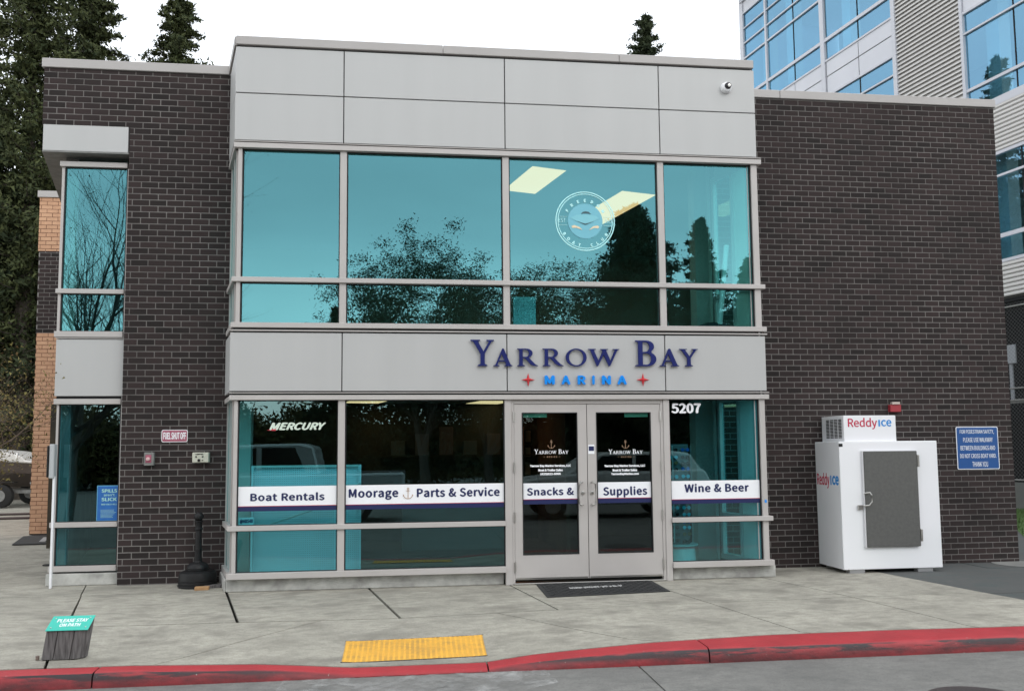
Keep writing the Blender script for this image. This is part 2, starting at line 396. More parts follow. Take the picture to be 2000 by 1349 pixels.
# ---- lettering -------------------------------------------------------
def curve_mesh(cu):
    o = bpy.data.objects.new('tmp_curve', cu); COL.objects.link(o)
    dg = bpy.context.evaluated_depsgraph_get(); dg.update()
    me = bpy.data.meshes.new_from_object(o.evaluated_get(dg)); bpy.data.objects.remove(o); bpy.data.curves.remove(cu)
    return [v.co.copy() for v in me.vertices], [list(p.vertices) for p in me.polygons]
TC = {}
SANS = None
try:
    import os
    fp = os.path.join(bpy.utils.system_resource('DATAFILES'), 'fonts', 'Noto Sans CJK Regular.woff2')
    SANS = bpy.data.fonts.load(fp)
except Exception:
    SANS = None
def text2d(s, bold=.0, spacing=1., shear=0.):
    k = (s, bold, spacing, shear)
    if k not in TC:
        cu = bpy.data.curves.new('t', 'FONT'); cu.body = s; cu.size = 1; cu.space_character = spacing; cu.extrude = .5; cu.resolution_u = 3; cu.shear = shear
        if SANS is not None: cu.font = SANS
        vs, fs = curve_mesh(cu)
        if bold > 0:   # heavier weight: four slightly shifted copies, each a hair deeper than the last
            V_, F_2 = [], []
            for q_, (dx, dy) in enumerate(((-bold, 0), (bold, 0), (0, bold * .8), (0, -bold * .8))):
                n0 = len(V_); V_ += [Vector((v.x + dx, v.y + dy, v.z * (1 - .06 * q_))) for v in vs]; F_2 += [[n0 + i for i in f] for f in fs]
            vs, fs = V_, F_2
        TC[k] = (vs, fs)
    return TC[k]
def fit(vf, x0, x1, z0, z1, y0, y1, fr=WORLD, keep=False, mb=None, slope=0.):
    """lay 2d lettering (x, y, extrude z) on a wall rectangle"""
    vs, fs = vf
    ax = min(v.x for v in vs); bx = max(v.x for v in vs); ay = min(v.y for v in vs); by = max(v.y for v in vs)
    sx = (x1 - x0) / (bx - ax); sz = (z1 - z0) / (by - ay) if z1 is not None else sx
    mb = mb or MB()
    P = [fr.p(x0 + (v.x - ax) * sx, y0 + (.5 - v.z) * (y1 - y0), z0 + (v.y - ay) * sz + slope * (v.x - ax)) for v in vs]
    return mb.add(P, fs)
def words_on(name, s, x0, x1, z0, z1, y, parent, mt, bold=.0, spacing=1., th=.002, fr=WORLD, shear=0.):
    return fit(text2d(s, bold, spacing, shear), x0, x1, z0, z1, y - th, y, fr).build(name, mt, parent, fix=False)

def arc(cx, cy, rx, ry, a0, a1, n=10):
    return [(cx + rx * math.cos(R(a0 + (a1 - a0) * i / n)), cy + ry * math.sin(R(a0 + (a1 - a0) * i / n))) for i in range(n + 1)]
GL = {
 'Y': [[(0, 1), (.41, 1), (.41, .965), (.31, .94), (.55, .56), (.77, .93), (.67, .965), (.67, 1), (1, 1), (1, .965), (.89, .93), (.60, .46), (.60, .08), (.71, .035), (.71, 0), (.30, 0), (.30, .035), (.42, .08), (.42, .46), (.12, .93), (0, .965)]],
 'A': [[(0, 0), (.32, 0), (.32, .035), (.21, .075), (.285, .27), (.61, .27), (.68, .075), (.58, .035), (.58, 0), (1, 0), (1, .035), (.91, .075), (.55, 1.02), (.47, 1.02), (.11, .075), (0, .035)], [(.31, .335), (.445, .70), (.585, .335)]],
 'R': [[(0, 0), (.38, 0), (.38, .035), (.27, .075), (.27, .46), (.37, .46), (.66, .10), (.80, .02), (1.02, 0), (1.02, .035), (.90, .09), (.56, .49)] + arc(.46, .74, .30, .26, -65, 90, 8) + [(0, 1), (0, .965), (.10, .93), (.10, .075), (0, .035)], [(.27, .53), (.27, .935)] + arc(.42, .7325, .16, .2, 90, -90, 8)],
 'O': [arc(.5, .5, .5, .52, 0, 352, 28), arc(.5, .5, .345, .455, 352, 0, 28)],
 'W': [[(0, 1), (.36, 1), (.36, .965), (.26, .93), (.47, .30), (.66, .86), (.635, .93), (.56, .965), (.56, 1), (.92, 1), (.92, .965), (.82, .93), (1.02, .30), (1.23, .93), (1.13, .965), (1.13, 1), (1.44, 1), (1.44, .965), (1.35, .93), (1.0, -.015), (.94, -.015), (.71, .66), (.45, -.015), (.39, -.015), (.095, .93), (0, .965)]],
 'B': [[(0, 0)] + arc(.46, .275, .34, .275, -90, 62, 8) + arc(.42, .765, .30, .235, -50, 90, 8) + [(0, 1), (0, .965), (.11, .93), (.11, .07), (0, .035)], [(.28, .06), (.28, .50), (.40, .50)] + arc(.43, .28, .18, .22, 90, -90, 8), [(.28, .555), (.28, .94), (.38, .94)] + arc(.39, .75, .155, .19, 90, -90, 8)],
 'M': [[(0, 0), (.30, 0), (.30, .035), (.20, .07), (.20, .80), (.50, 0), (.56, 0), (.86, .80), (.86, .07), (.76, .035), (.76, 0), (1.12, 0), (1.12, .035), (1.02, .07), (1.02, .93), (1.12, .965), (1.12, 1), (.84, 1), (.56, .26), (.28, 1), (0, 1), (0, .965), (.10, .93), (.10, .07), (0, .035)]],
}
GC = {}
def glyph(ch):
    if ch not in GC:
        cu = bpy.data.curves.new('g', 'CURVE'); cu.dimensions = '2D'; cu.fill_mode = 'BOTH'; cu.extrude = .5
        for lp in GL[ch]:
            sp = cu.splines.new('POLY'); sp.points.add(len(lp) - 1)
            for i, (x, y) in enumerate(lp): sp.points[i].co = (x, y, 0, 1)
            sp.use_cyclic_u = True
        GC[ch] = curve_mesh(cu)
    return GC[ch]
def anchor_mb(cx, cz, h, y, fr=WORLD):
    """small anchor: ring, stock, shank, arms"""
    mb = MB(); r = h * .022
    def P(a, z): return fr.p(a, y, z)
    mb.tube([P(cx + .09 * h * math.cos(t), cz + .42 * h + .075 * h * math.sin(t)) for t in [i * math.pi / 6 for i in range(13)]], r, 6)
    mb.tube([P(cx, cz + .345 * h), P(cx, cz - .46 * h)], r * 1.3, 6)
    mb.tube([P(cx - .18 * h, cz + .24 * h), P(cx + .18 * h, cz + .24 * h)], r, 6)
    mb.tube([P(cx + .40 * h * math.cos(t), cz - .10 * h + .36 * h * math.sin(t)) for t in [math.pi * (1.05 + .9 * i / 12) for i in range(13)]], r * 1.2, 6)
    for s_ in (-1, 1): mb.add([fr.p(cx + s_ * .46 * h, y, cz - .22 * h), fr.p(cx + s_ * .33 * h, y, cz - .20 * h), fr.p(cx + s_ * .41 * h, y, cz - .06 * h)], [(0, 1, 2)])
    return mb

# ================================================================== GROUND
KT = [(-9, 0), (-2, 0), (0, -.008), (.34, -.018), (.9, -.033), (1.28, -.06), (1.6, -.085), (2.6, -.085), (3., -.05), (3.5, -.02), (4., 0), (30, 0)]
KB = [(-9, -3.175), (2.6, -3.175), (3, -3.125), (3.5, -3.12), (4, -3.09), (4.5, -3.03), (5., -2.98), (6, -2.965), (7, -3.0), (30, -3.05)]
def interp(T, x):
    for (a, b), (c, d) in zip(T, T[1:]):
        if x <= c: return b + (d - b) * max(0, (x - a)) / (c - a)
    return T[-1][1]
ktop = lambda x: interp(KT, x)
yback = lambda x: interp(KB, x)
def zt(x, y):
    t = min(max((-1.75 - y) / 1.35, 0), 1); t = t * t * (3 - 2 * t)
    return ktop(x) * t
ROADZ = -.118
MB().add([(-150, -150, ROADZ - .01), (200, -150, ROADZ - .01), (200, 200, ROADZ - .01), (-150, 200, ROADZ - .01)], [(0, 1, 2, 3)]).build('ground', 'road', kind='structure', fix=False)
road = empty('road', (2, -7, ROADZ), kind='structure')
# road slabs with a joint where the photo shows one
jr = [PZ(1240, 1293, ROADZ), PZ(1300, 1349, ROADZ)]
jd = (jr[1] - jr[0]); jx = lambda y: jr[0].x + jd.x * (y - jr[0].y) / jd.y
for nm, poly in (('road_slab', [(-14, -14), (jx(-14) - .008, -14), (jx(-3.28) - .008, -3.28), (-14, -3.28)]), ('road_slab', [(jx(-14) + .008, -14), (26, -14), (26, -3.28), (jx(-3.28) + .008, -3.28)])):
    MB().prism(poly, ROADZ - .008, ROADZ).build(nm, 'road', road)
# worn painted stencil
pq = [PZ(535, 1352, ROADZ), PZ(556, 1327, ROADZ), PZ(1066, 1308, ROADZ), PZ(1092, 1333, ROADZ), PZ(1000, 1352, ROADZ)]
MB().add([(p.x, p.y, ROADZ + .004) for p in pq], [(0, 4, 3, 2, 1)]).build('worn_marking', 'wornpaint', road, fix=True)
# concrete base sheet under the slabs and beyond
MB().add([(-60, 1.05, -.012), (8.6, 1.05, -.012), (8.6, 60, -.012), (-60, 60, -.012)], [(0, 1, 2, 3)]).build('yard', 'slab', kind='structure', fix=False)
pave = empty('pavement', (3, -1.2, 0), kind='structure')
MB().add([(-9, -3.15, -.112), (8.6, -3.15, -.112), (8.6, 1.2, -.04), (-9, 1.2, -.04)], [(0, 1, 2, 3)]).build('joint_bed', 'dirt', pave, fix=False)
def slab(poly, gap=.009):
    bm = bmesh.new()
    # inset polygon by gap
    n = len(poly); c = Vector((sum(p[0] for p in poly) / n, sum(p[1] for p in poly) / n))
    pts = []
    area = sum(poly[i][0] * poly[(i + 1) % n][1] - poly[(i + 1) % n][0] * poly[i][1] for i in range(n))
    if area < 0: poly = poly[::-1]
    for i in range(n):
        a, b, d = Vector(poly[i - 1]), Vector(poly[i]), Vector(poly[(i + 1) % n])
        n1 = Vector((-(b - a).y, (b - a).x)).normalized(); n2 = Vector((-(d - b).y, (d - b).x)).normalized()
        k = (n1 + n2); k = k / max(k.dot(n1), .3) if k.length > .01 else n1
        pts.append(b + k * gap)
    f = bm.faces.new([bm.verts.new((p.x, p.y, 0)) for p in pts])
    xs = [p.x for p in pts]; ys = [p.y for p in pts]
    g = .22
    if min(ys) < -1.7:
        x = math.floor(min(xs) / g) * g
        while x < min(max(xs), 9):
            if x > max(min(xs), -3): bmesh.ops.bisect_plane(bm, geom=bm.verts[:] + bm.edges[:] + bm.faces[:], plane_co=(x, 0, 0), plane_no=(1, 0, 0))
            x += g
        for y in (-1.9, -2.1, -2.3, -2.5, -2.7, -2.9):
            bmesh.ops.bisect_plane(bm, geom=bm.verts[:] + bm.edges[:] + bm.faces[:], plane_co=(0, y, 0), plane_no=(0, 1, 0))
    top = bm.faces[:]
    ex = bmesh.ops.extrude_face_region(bm, geom=top)
    newv = {e for e in ex['geom'] if isinstance(e, bmesh.types.BMVert)}
    for v in bm.verts:
        if v.co.y < -2.9: v.co.y = -2.9 + (-2.9 - v.co.y) / .3 * (2.9 + yback(v.co.x) + .012)
        z = zt(v.co.x, v.co.y)
        v.co.z = z if v in newv else z - .03
    bmesh.ops.recalc_face_normals(bm, faces=bm.faces)
    cc = Vector((sum(v.co.x for v in bm.verts) / len(bm.verts), sum(v.co.y for v in bm.verts) / len(bm.verts), 0))
    for v in bm.verts: v.co -= cc
    me = bpy.data.meshes.new('paving_slab'); bm.to_mesh(me); bm.free(); me.materials.append(M['slab'])
    o = bpy.data.objects.new('paving_slab', me); link(o, pave, cc)
F_ = -3.2
SL = [
 [(-9, .13), (-1.6, .15), (-1.60, .16), (-1.06, -1.66), (-.63, F_), (-9, F_)],
 [(-9, .13), (-1.6, .15), (-1.87, 1.1), (-9, 1.1)],
 [(-1.60, .15), (-.06, .24), (-.24, .95), (-1.83, .95)],
 [(-1.60, .15), (-.06, .24), (.45, -1.69), (-1.06, -1.66)],
 [(-1.06, -1.66), (.45, -1.69), (1.21, -1.73), (.606, -2.466), (.12, F_), (-.63, F_)],
 [(1.21, -1.73), (1.94, -1.745), (2.863, -1.64), (4.05, F_), (.12, F_), (.606, -2.466)],
 [(-.06, .24), (-.06, .6), (1.46, .6), (1.549, .141), (1.94, -1.745), (.45, -1.69)],
 [(1.46, .6), (3.08, .6), (3.161, .154), (3.474, -1.571), (2.863, -1.64), (1.94, -1.745), (1.549, .141)],
 [(3.08, .6), (4.63, .6), (4.87, -.64), (5.04, -1.46), (3.474, -1.571), (3.161, .154)],
 [(3.474, -1.571), (5.04, -1.46), (5.38, F_), (4.05, F_), (2.863, -1.64)],
 [(4.63, .6), (4.63, .9), (6.05, .9), (6.487, -.862), (6.62, -1.405), (5.04, -1.46), (4.87, -.64)],
 [(5.04, -1.46), (6.62, -1.405), (6.90, F_), (5.38, F_)],
 [(6.05, .9), (7.78, .9), (7.90, -.06), (8.043, -.892), (8.12, -1.36), (6.62, -1.405), (6.487, -.862)],
 [(6.62, -1.405), (8.12, -1.36), (8.5, F_), (6.90, F_)],
]
wide = {0, 6}
for i, p in enumerate(SL): slab(p, .015 if i in (0, 3, 6, 7) else .0075)
# grey asphalt apron on the right
ap = empty('asphalt_apron', (12, 2, 0), kind='structure')
bdx = lambda y: interp([(-3.2, 8.5), (-1.36, 8.12), (-.892, 8.043), (-.06, 7.90), (.9, 7.78), (1.2, 7.75)], y)
for poly in ([(bdx(-3.2) + .01, -3.0), (30, -3.0), (30, -1.30), (bdx(-1.36) + .01, -1.45)],
             [(bdx(-1.36) + .01, -1.43), (30, -1.28), (30, .3), (9.40, .3), (9.38, .9), (7.79, .9), (7.9, -.06), (8.053, -.892)],
             [(9.42, .32), (30, .32), (30, 16), (9.0, 16), (9.40, .9)]):
    MB().prism(poly, -.03, -.002).build('asphalt_slab', 'asphalt', ap)
MB().lathe((10.05, .62, 0), [(.30, -.001), (.30, .003), (.0, .0035)], 28).build('utility_cover', mat('cover_concrete', (.24, .24, .23), (.18, .18, .17)), ap)
# grass strip and retaining wall side strip on the right
# kerb: stones between joints
kerb = empty('kerb', (3, -3.2, 0), kind='structure')
def kerb_stone(x0, x1):
    n = max(2, int((x1 - x0) / .12)); mb = MB(); prof = None
    for i in range(n + 1):
        x = x0 + (x1 - x0) * i / n; t = ktop(x); yb = yback(x); yf = -3.335; w = random.uniform(-.003, .003)
        hh = max(t - ROADZ, .02)
        P = [(yb, t - .14), (yb, t - .001), (yf + .05, t - .003 + w), (yf + .018, t - .012), (yf, t - min(.035, hh * .6)), (yf - .012, ROADZ + .006), (yf - .014, ROADZ - .05)]
        if prof is None: prof = len(P)
        mb.v += [Vector((x, a, b)) for a, b in P]
    for i in range(n):
        for j in range(prof):
            a = i * prof + j; b = i * prof + (j + 1) % prof; mb.f.append([a, b, b + prof, a + prof]); mb.fm.append(0)
    mb.f.append(list(range(prof))); mb.f.append([n * prof + j for j in range(prof)][::-1]); mb.fm += [0, 0]
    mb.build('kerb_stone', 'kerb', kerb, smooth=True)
js = [-7, -3.2, -.24, 2.62, 4.36, 8.6, 12, 16]
for a, b in zip(js, js[1:]): kerb_stone(a + .006, b - .006)

# ================================================================== MARINA BUILDING
bld = empty('marina_building', (3.2, .8, 0), 'two storey marina shop of dark brick with a projecting glass and aluminium bay', 'building')
SD = Vector((-.288, 1, 0)).normalized()
YB, YT = .82, .94
# ---- brick walls
def brick_mesh(L, H=.0656, D=.10):
    mb = MB().box(-L / 2, L / 2, 0, D, -H / 2, H / 2); me = bpy.data.meshes.new('brick'); me.from_pydata(mb.v, [], mb.f); return me
BM_ = {}
JT = .0115
def brickwork(parent, regions, mt, mortar, z0, course, x_ref, k_ref, module, y, prefix, fr=WORLD, budget=300, other=None, near=CP):
    """running bond; regions: (x0,x1,z0,z1). Bricks nearest the viewer are objects, the rest one joined part"""
    L = module - JT; H = course - JT; items = []
    zmax = max(r[3] for r in regions); zmin = min(r[2] for r in regions)
    k = int(math.floor((zmin - z0) / course)) - 1
    while z0 + k * course < zmax:
        za, zb = z0 + k * course + JT / 2, z0 + (k + 1) * course - JT / 2
        off = x_ref + (0 if (k - k_ref) % 2 == 0 else module / 2)
        for (rx0, rx1, rz0, rz1) in regions:
            if zb <= rz0 + .012 or za >= rz1 - .012: continue
            a = max(za, rz0); b = min(zb, rz1)
            i = int(math.floor((rx0 - off) / module))
            while off + i * module < rx1:
                xa = max(off + i * module + JT / 2, rx0); xb = min(off + (i + 1) * module - JT / 2, rx1)
                if xb - xa > .02: items.append((xa, xb, a, b))
                i += 1
        k += 1
    def dist(t): return (fr.p((t[0] + t[1]) / 2, y, (t[2] + t[3]) / 2) - near).length
    full = sorted([t for t in items if abs(t[1] - t[0] - L) < .002 and abs(t[3] - t[2] - H) < .002], key=dist)[:budget]
    fs = set(full)
    key = (round(L, 4), round(H, 4))
    variants = []
    for vv in range(3):
        mb = MB(); rnd = random.Random(vv + 5); P = []
        for zz in (-H / 2, H / 2):
            for aa, bb in ((-L / 2, 0), (L / 2, 0), (L / 2, .05), (-L / 2, .05)):
                P.append(Vector((aa + rnd.uniform(-.001, .001), bb, zz + rnd.uniform(-.001, .001))))
        P = [fr.d * p.x + fr.n * p.y + Vector((0, 0, p.z)) for p in P]
        me = bpy.data.meshes.new('brick'); me.from_pydata(P, [], [(3, 2, 1, 0), (4, 5, 6, 7), (0, 1, 5, 4), (1, 2, 6, 5), (2, 3, 7, 6), (3, 0, 4, 7)]); me.materials.append(M[mt]); variants.append(me)
    for t in full:
        o = bpy.data.objects.new('brick', variants[random.randrange(3)]); link(o, parent, fr.p((t[0] + t[1]) / 2, y - random.uniform(0, .002), (t[2] + t[3]) / 2))
    groups = {}
    for t in items:
        if t in fs: continue
        mtt = mt if other is None else other((t[2] + t[3]) / 2)
        groups.setdefault(mtt, MB()).box(t[0], t[1], y - random.uniform(0, .002), y + .05, t[2], t[3], fr)
    for g, mb in groups.items(): mb.build('brick_courses', g, parent, kind='stuff', fix=False)
    for r in regions: MB().box(r[0] + .002, r[1] - .002, y + .0035, y + .20, r[2] + .0005, r[3] - .0005, fr).build('mortar_bed', mortar, parent)
wl = MB()
lw = MB(); lw.box(-2.46, -.26, YB + .21, YB + .30, 5.63, 6.32); lw = lw.build('brick_wall', 'mortar', bld)
lw['label'] = 'dark brick wall left of the glass bay'
brickwork(lw, [(-2.466, -.20, 5.6038, 6.33), (-1.437, -.20, 0.0, 5.6038)], 'brick', 'mortar', .0085, .0756, -2.304, 82, .2045, YB, 'l', budget=230)
rw = MB().box(6.12, 10.15, YB + .21, YB + .30, .05, 6.3).build('brick_wall', 'mortar', bld)
rw['label'] = 'dark brick wall right of the glass bay'
brickwork(rw, [(6.10, 10.235, 0.0, 6.33)], 'brick', 'mortar', .040, .0748, 6.82, 82, .2028, YB, 'r', budget=70)
# returns of the wing ends and walls out of sight
LR = Fr((-2.466, YB + .2), SD); RR = Fr((10.235, YB + .2), SD)
# ---- copings
def coping(segs, z0=6.335, z1=6.45, y=YB, jn=()):
    for a, b in segs: MB().box(a, b, y - .022, y + .28, z0, z1).build('coping', 'coping', bld, bevel=.006)
coping([(-2.49, -.245)]); coping([(6.10, 7.06), (7.064, 10.26)])
# ---- bay coping, panels
BX0, BX1 = -.012, 6.392
for a, b in ((-.004, 2.42), (2.424, 4.60), (4.604, 6.34)): box('coping', 'coping', bld, a, b, -.018, .30, 6.345, 6.45, bevel=.006)
SR = Fr((0, 0), SD)            # left return; normal turned to point into the building
SR.n = Vector((SD.y, -SD.x, 0))
RT = Fr((6.345, 0), SD); RT.n = Vector((-SD.y, SD.x, 0))   # right return: inside is towards -x... outer face at 0
box('coping', 'coping', bld, .02, .86, -.02, .25, 6.345, 6.45, SR)
cols = [(-.004, 1.239), (1.251, 3.163), (3.175, 5.094), (5.106, 6.345)]
for (a, b) in cols:
    box('facade_panel', 'panel', bld, a, b, 0, .03, 5.770, 6.322, bevel=.003)
    box('facade_panel', 'panel', bld, a, b, 0, .03, 5.200, 5.758, bevel=.003)
for (a, b) in [(-.012, 1.239), (1.251, 3.163), (3.175, 5.094), (5.106, 6.375)]:
    box('facade_panel', 'panel', bld, a, b, 0, .03, 2.262, 2.934, bevel=.003)
bk = MB(); bk.box(.01, 6.34, .031, .2, 5.18, 6.344); bk.box(.01, 6.35, .031, .2, 2.20, 3.0); bk.build('panel_backing', 'dark', bld)
# drip flashings
for z0, z1 in ((2.952, 2.966), (2.236, 2.246), (5.178, 5.186)):
    box('flashing', 'frame', bld, -.01, 6.40, -.014, .05, z0, z1)
# left return cladding and glazing
for z0, z1 in ((5.770, 6.322), (5.2, 5.758), (2.262, 2.934)):
    box('side_panel', 'panel', bld, .034, .82, .0, .03, z0, z1, SR)
MB().box(.04, .84, .031, .08, 5.18, 6.344, SR).box(.04, .84, .031, .08, 2.20, 3.0, SR).build('panel_backing', 'dark', bld)
def return_frames(fr, inner):
    for a0, a1 in ((.09, .13), (.40, .44), (.79, .83)):
        for z0, z1 in ((3.05, 5.11), (.21, 2.17)): box('mullion', 'frame', bld, a0, a1, .03, .09, z0, z1, fr)
    for z0, z1 in ((5.105, 5.165), (3.525, 3.58), (2.992, 3.051), (2.16, 2.215), (.685, .741), (.15, .218)):
        box('transom', 'frame', bld, .045, .84, .0, .09, z0, z1, fr)
    for a0, a1 in ((.13, .40), (.44, .79)):
        for z0, z1 in ((3.05, 3.525), (3.58, 5.105), (.218, .685), (.741, 2.16)):
            if inner and a0 < .4:
                box('return_panel', 'drywall', bld, a0, a1, .045, .065, z0, z1, fr)
            else: gbox(a0, a1, .05, .058, z0, z1, fr).build('pane', ['glass', 'clear'], bld, fix=False)
return_frames(SR, False); return_frames(RT, True)
for z0, z1 in ((5.17, 6.34), (2.21, 3.0)): box('side_panel', 'panel', bld, .034, .82, .0, .03, z0, z1, RT)
# ---- bay curtain wall, upper
V = [(.038, .083), (1.207, 1.285), (3.135, 3.213), (5.062, 5.140), (6.272, 6.350)]
GY = .055
def member(name, a, b, z0, z1, y0=.012, y1=.12): return box(name, 'frame', bld, a, b, y0, y1, z0, z1, bevel=.003)
for a, b in V: member('mullion', a, b, 3.052, 5.104, .016)
for z0, z1 in ((5.105, 5.165), (3.525, 3.580), (2.992, 3.051)): member('transom', -.008, 6.398, z0, z1, -.014)
def pane(a, b, z0, z1, y=GY, mt='glass', parent=None):
    g = gbox(a - .006, b + .006, y + .01, y + .018, z0 - .004, z1 + .004)
    o = g.build('pane', [mt, 'clear'], parent or bld, fix=False)
    return o
def gasket(a, b, z0, z1, y=GY):
    mb = MB(); t = .013
    mb.box(a, a + t, y - .012, y + .009, z0, z1).box(b - t, b, y - .012, y + .009, z0, z1).box(a + t, b - t, y - .012, y + .009, z0, z0 + t * .6).box(a + t, b - t, y - .012, y + .009, z1 - t * .8, z1)
    return mb
gk = MB()
for i in range(4):
    a, b = V[i][1], V[i + 1][0]
    for z0, z1 in ((3.052, 3.525), (3.580, 5.105)):
        pane(a, b, z0, z1); g_ = gasket(a, b, z0, z1); gk.add(g_.v, g_.f)
# lower
VL = [(.040, .082), (1.204, 1.282), (3.137, 3.215), (5.066, 5.140), (6.280, 6.350)]
for i in (0, 1, 4): member('mullion', VL[i][0], VL[i][1], .216, 2.158, .016)
member('mullion', 3.137, 3.215, .0, 2.158, .016); member('mullion', 5.066, 5.140, .0, 2.158, .016)
member('transom', -.008, 6.398, 2.159, 2.215, -.014)
for a, b in ((-.008, 3.137), (5.140, 6.398)):
    member('transom', a, b, .685, .741, -.014); member('transom', a, b, .150, .217, -.014)
for i in (0, 1, 3):
    a, b = VL[i][1], VL[i + 1][0]
    for z0, z1 in ((.217, .685), (.741, 2.159)):
        pane(a, b, z0, z1, mt='lowglass'); g_ = gasket(a, b, z0, z1); gk.add(g_.v, g_.f)
gk.build('glazing_gasket', 'dark', bld)
# concrete base kerbs
for a, b in ((-.03, 3.12), (5.16, 6.45)):
    MB().box(a, b, .085, .30, 0, .142).build('plinth', 'curb', bld, bevel=.008)
box('plinth', 'curb', bld, .12, .84, -.02, .2, 0, .142, SR, bevel=.008)
# ---- entrance doors
DF = MB(); DF.box(3.215, 3.247, .03, .12, .0, 2.158).box(5.030, 5.066, .03, .12, .0, 2.158).box(3.247, 5.030, .03, .12, 2.108, 2.158)
DF.build('door_frame', 'frame', bld, bevel=.003)
box('threshold', 'steel', bld, 3.23, 5.05, -.01, .14, .0, .022, bevel=.004)
M['tealcover'] = mat('pale_teal_cover', (.12, .55, .52))
def door(x0, x1, g0, g1, side):
    d = MB(); y0, y1 = .036, .082; zb, zt_ = .055, 2.103
    d.box(x0, g0, y0, y1, zb, zt_).box(g1, x1, y0, y1, zb, zt_).box(g0, g1, y0, y1, zb, .338).box(g0, g1, y0, y1, 2.006, zt_)
    d = d.build('door', 'frame', bld)
    gm = MB(); t = .01
    gm.box(g0, g0 + t, y0 - .004, y0 + .02, .338, 2.006).box(g1 - t, g1, y0 - .004, y0 + .02, .338, 2.006).box(g0 + t, g1 - t, y0 - .004, y0 + .02, .338, .348).box(g0 + t, g1 - t, y0 - .004, y0 + .02, 1.996, 2.006)
    gm.build('glazing_bead', 'dark', d)
    gbox(g0 + .002, g1 - .002, .06, .068, .34, 2.004).build('pane', ['doorglass', 'clear'], d, fix=False)
    box('kick_strip', 'steel', d, x0 + .01, x1 - .01, .031, .0355, .058, .078)
    cx_ = (PY(1022, 810, .08).x, PY(1068, 810, .08).x) if side > 0 else (PY(1220, 810, .08).x, PY(1265, 810, .08).x)
    MB().box(cx_[0], cx_[1], .084, .10, 1.95, 2.0).build('closer_cover', M['tealcover'], d)
    hx = x1 - .03 if side > 0 else x0 + .03; s = -1 if side > 0 else 1
    px = (g1 - .012) if side > 0 else (g0 + .012)
    hb = MB(); gx = PY(1131 if side > 0 else 1163, 960, -.02).x; ax = PY(1137 if side > 0 else 1157, 960).x
    hb.tube([(ax, .036, 1.178), (ax, -.012, 1.178), (gx + (ax - gx) * .6, -.028, 1.178), (gx, -.03, 1.16), (gx, -.03, .93), (gx + (ax - gx) * .6, -.028, .912), (ax, -.012, .912), (ax, .036, .912)], .0105, 10)
    hb.build('handle', 'steel', d, smooth=True)
    cyl = PY(1139.5 if side > 0 else 1157.5, 961).x
    MB().tube([(cyl, .036, 1.052), (cyl, .022, 1.052), (cyl, .020, 1.052)], [.021, .021, .014], 16).build('lock', 'steel', d, smooth=True)
    ox = x0 - .004 if side > 0 else x1 + .004
    for z in (1.96, 1.36, .78, .20):
        MB().tube([(ox, .026, z - .06), (ox, .026, z + .06)], .011, 10).build('hinge', 'steel', d, smooth=True)
    return d
dl = door(3.250, 4.122, 3.342, 4.012, 1); dr = door(4.130, 5.026, 4.238, 4.913, -1)
MB().box(4.119, 4.133, .05, .08, .06, 2.10).build('astragal', 'dark', bld)
# ---- left corner tower window (in the brick opening)
TF = Fr((0, YT), (1, 0))
def tm(n, a, b, z0, z1, y0=0., mt='frame'): return box(n, mt, bld, a, b, y0, .10, z0, z1, TF, bevel=.003)
tm('mullion', -1.485, -1.437, .165, 5.125); tm('mullion', -2.268, -2.232, 3.06, 5.125, .01); tm('mullion', -2.236, -2.205, .23, 2.17, .01)
for z0, z1 in ((5.126, 5.19), (3.533, 3.59), (2.992, 3.064), (2.17, 2.235), (.689, .75), (.165, .232)): tm('transom', -2.285 if z0 > 2.5 else -2.262, -1.487, z0, z1, -.02)
for z0, z1, a in ((3.064, 3.533, -2.232), (3.59, 5.126, -2.232), (.232, .689, -2.205), (.75, 2.17, -2.205)):
    pane(a, -1.485, z0, z1, YT + .02, mt='glass' if z0 > 3 else 'lowglass'); g_ = gasket(a, -1.485, z0, z1, YT + .02)
    g_.build('glazing_gasket', 'dark', bld)
box('facade_panel', 'panel', bld, -2.262, -1.445, -.004, .03, 2.270, 2.965, TF, bevel=.003)
box('panel_backing', 'dark', bld, -2.25, -1.44, .031, .12, 2.2, 3.04, TF)
box('flashing', 'frame', bld, -2.268, -1.445, -.012, .03, 2.974, 2.984, TF)
box('plinth', 'curb', bld, -2.285, -1.442, -.02, .25, 0, .143, TF, bevel=.008)
# metal header box with its soffit running back along the side of the building
box('header_panel', 'panel', bld, -2.452, -1.452, YB - .004, YB + .03, 5.285, 5.612, bevel=.003)
MB().box(-2.44, -1.447, YB + .031, YB + .12, 5.27, 5.64).build('panel_backing', 'dark', bld)
so_ = MB(); so_.prism([(-2.458, YB), (-1.44, YB), (-1.44, 1.3), (-2.458 - .288 * 4 + .9, YB + 4), (-2.458 - .288 * 4, YB + 4)], 5.268, 5.284); so_.build('soffit', M['greybox'], bld)
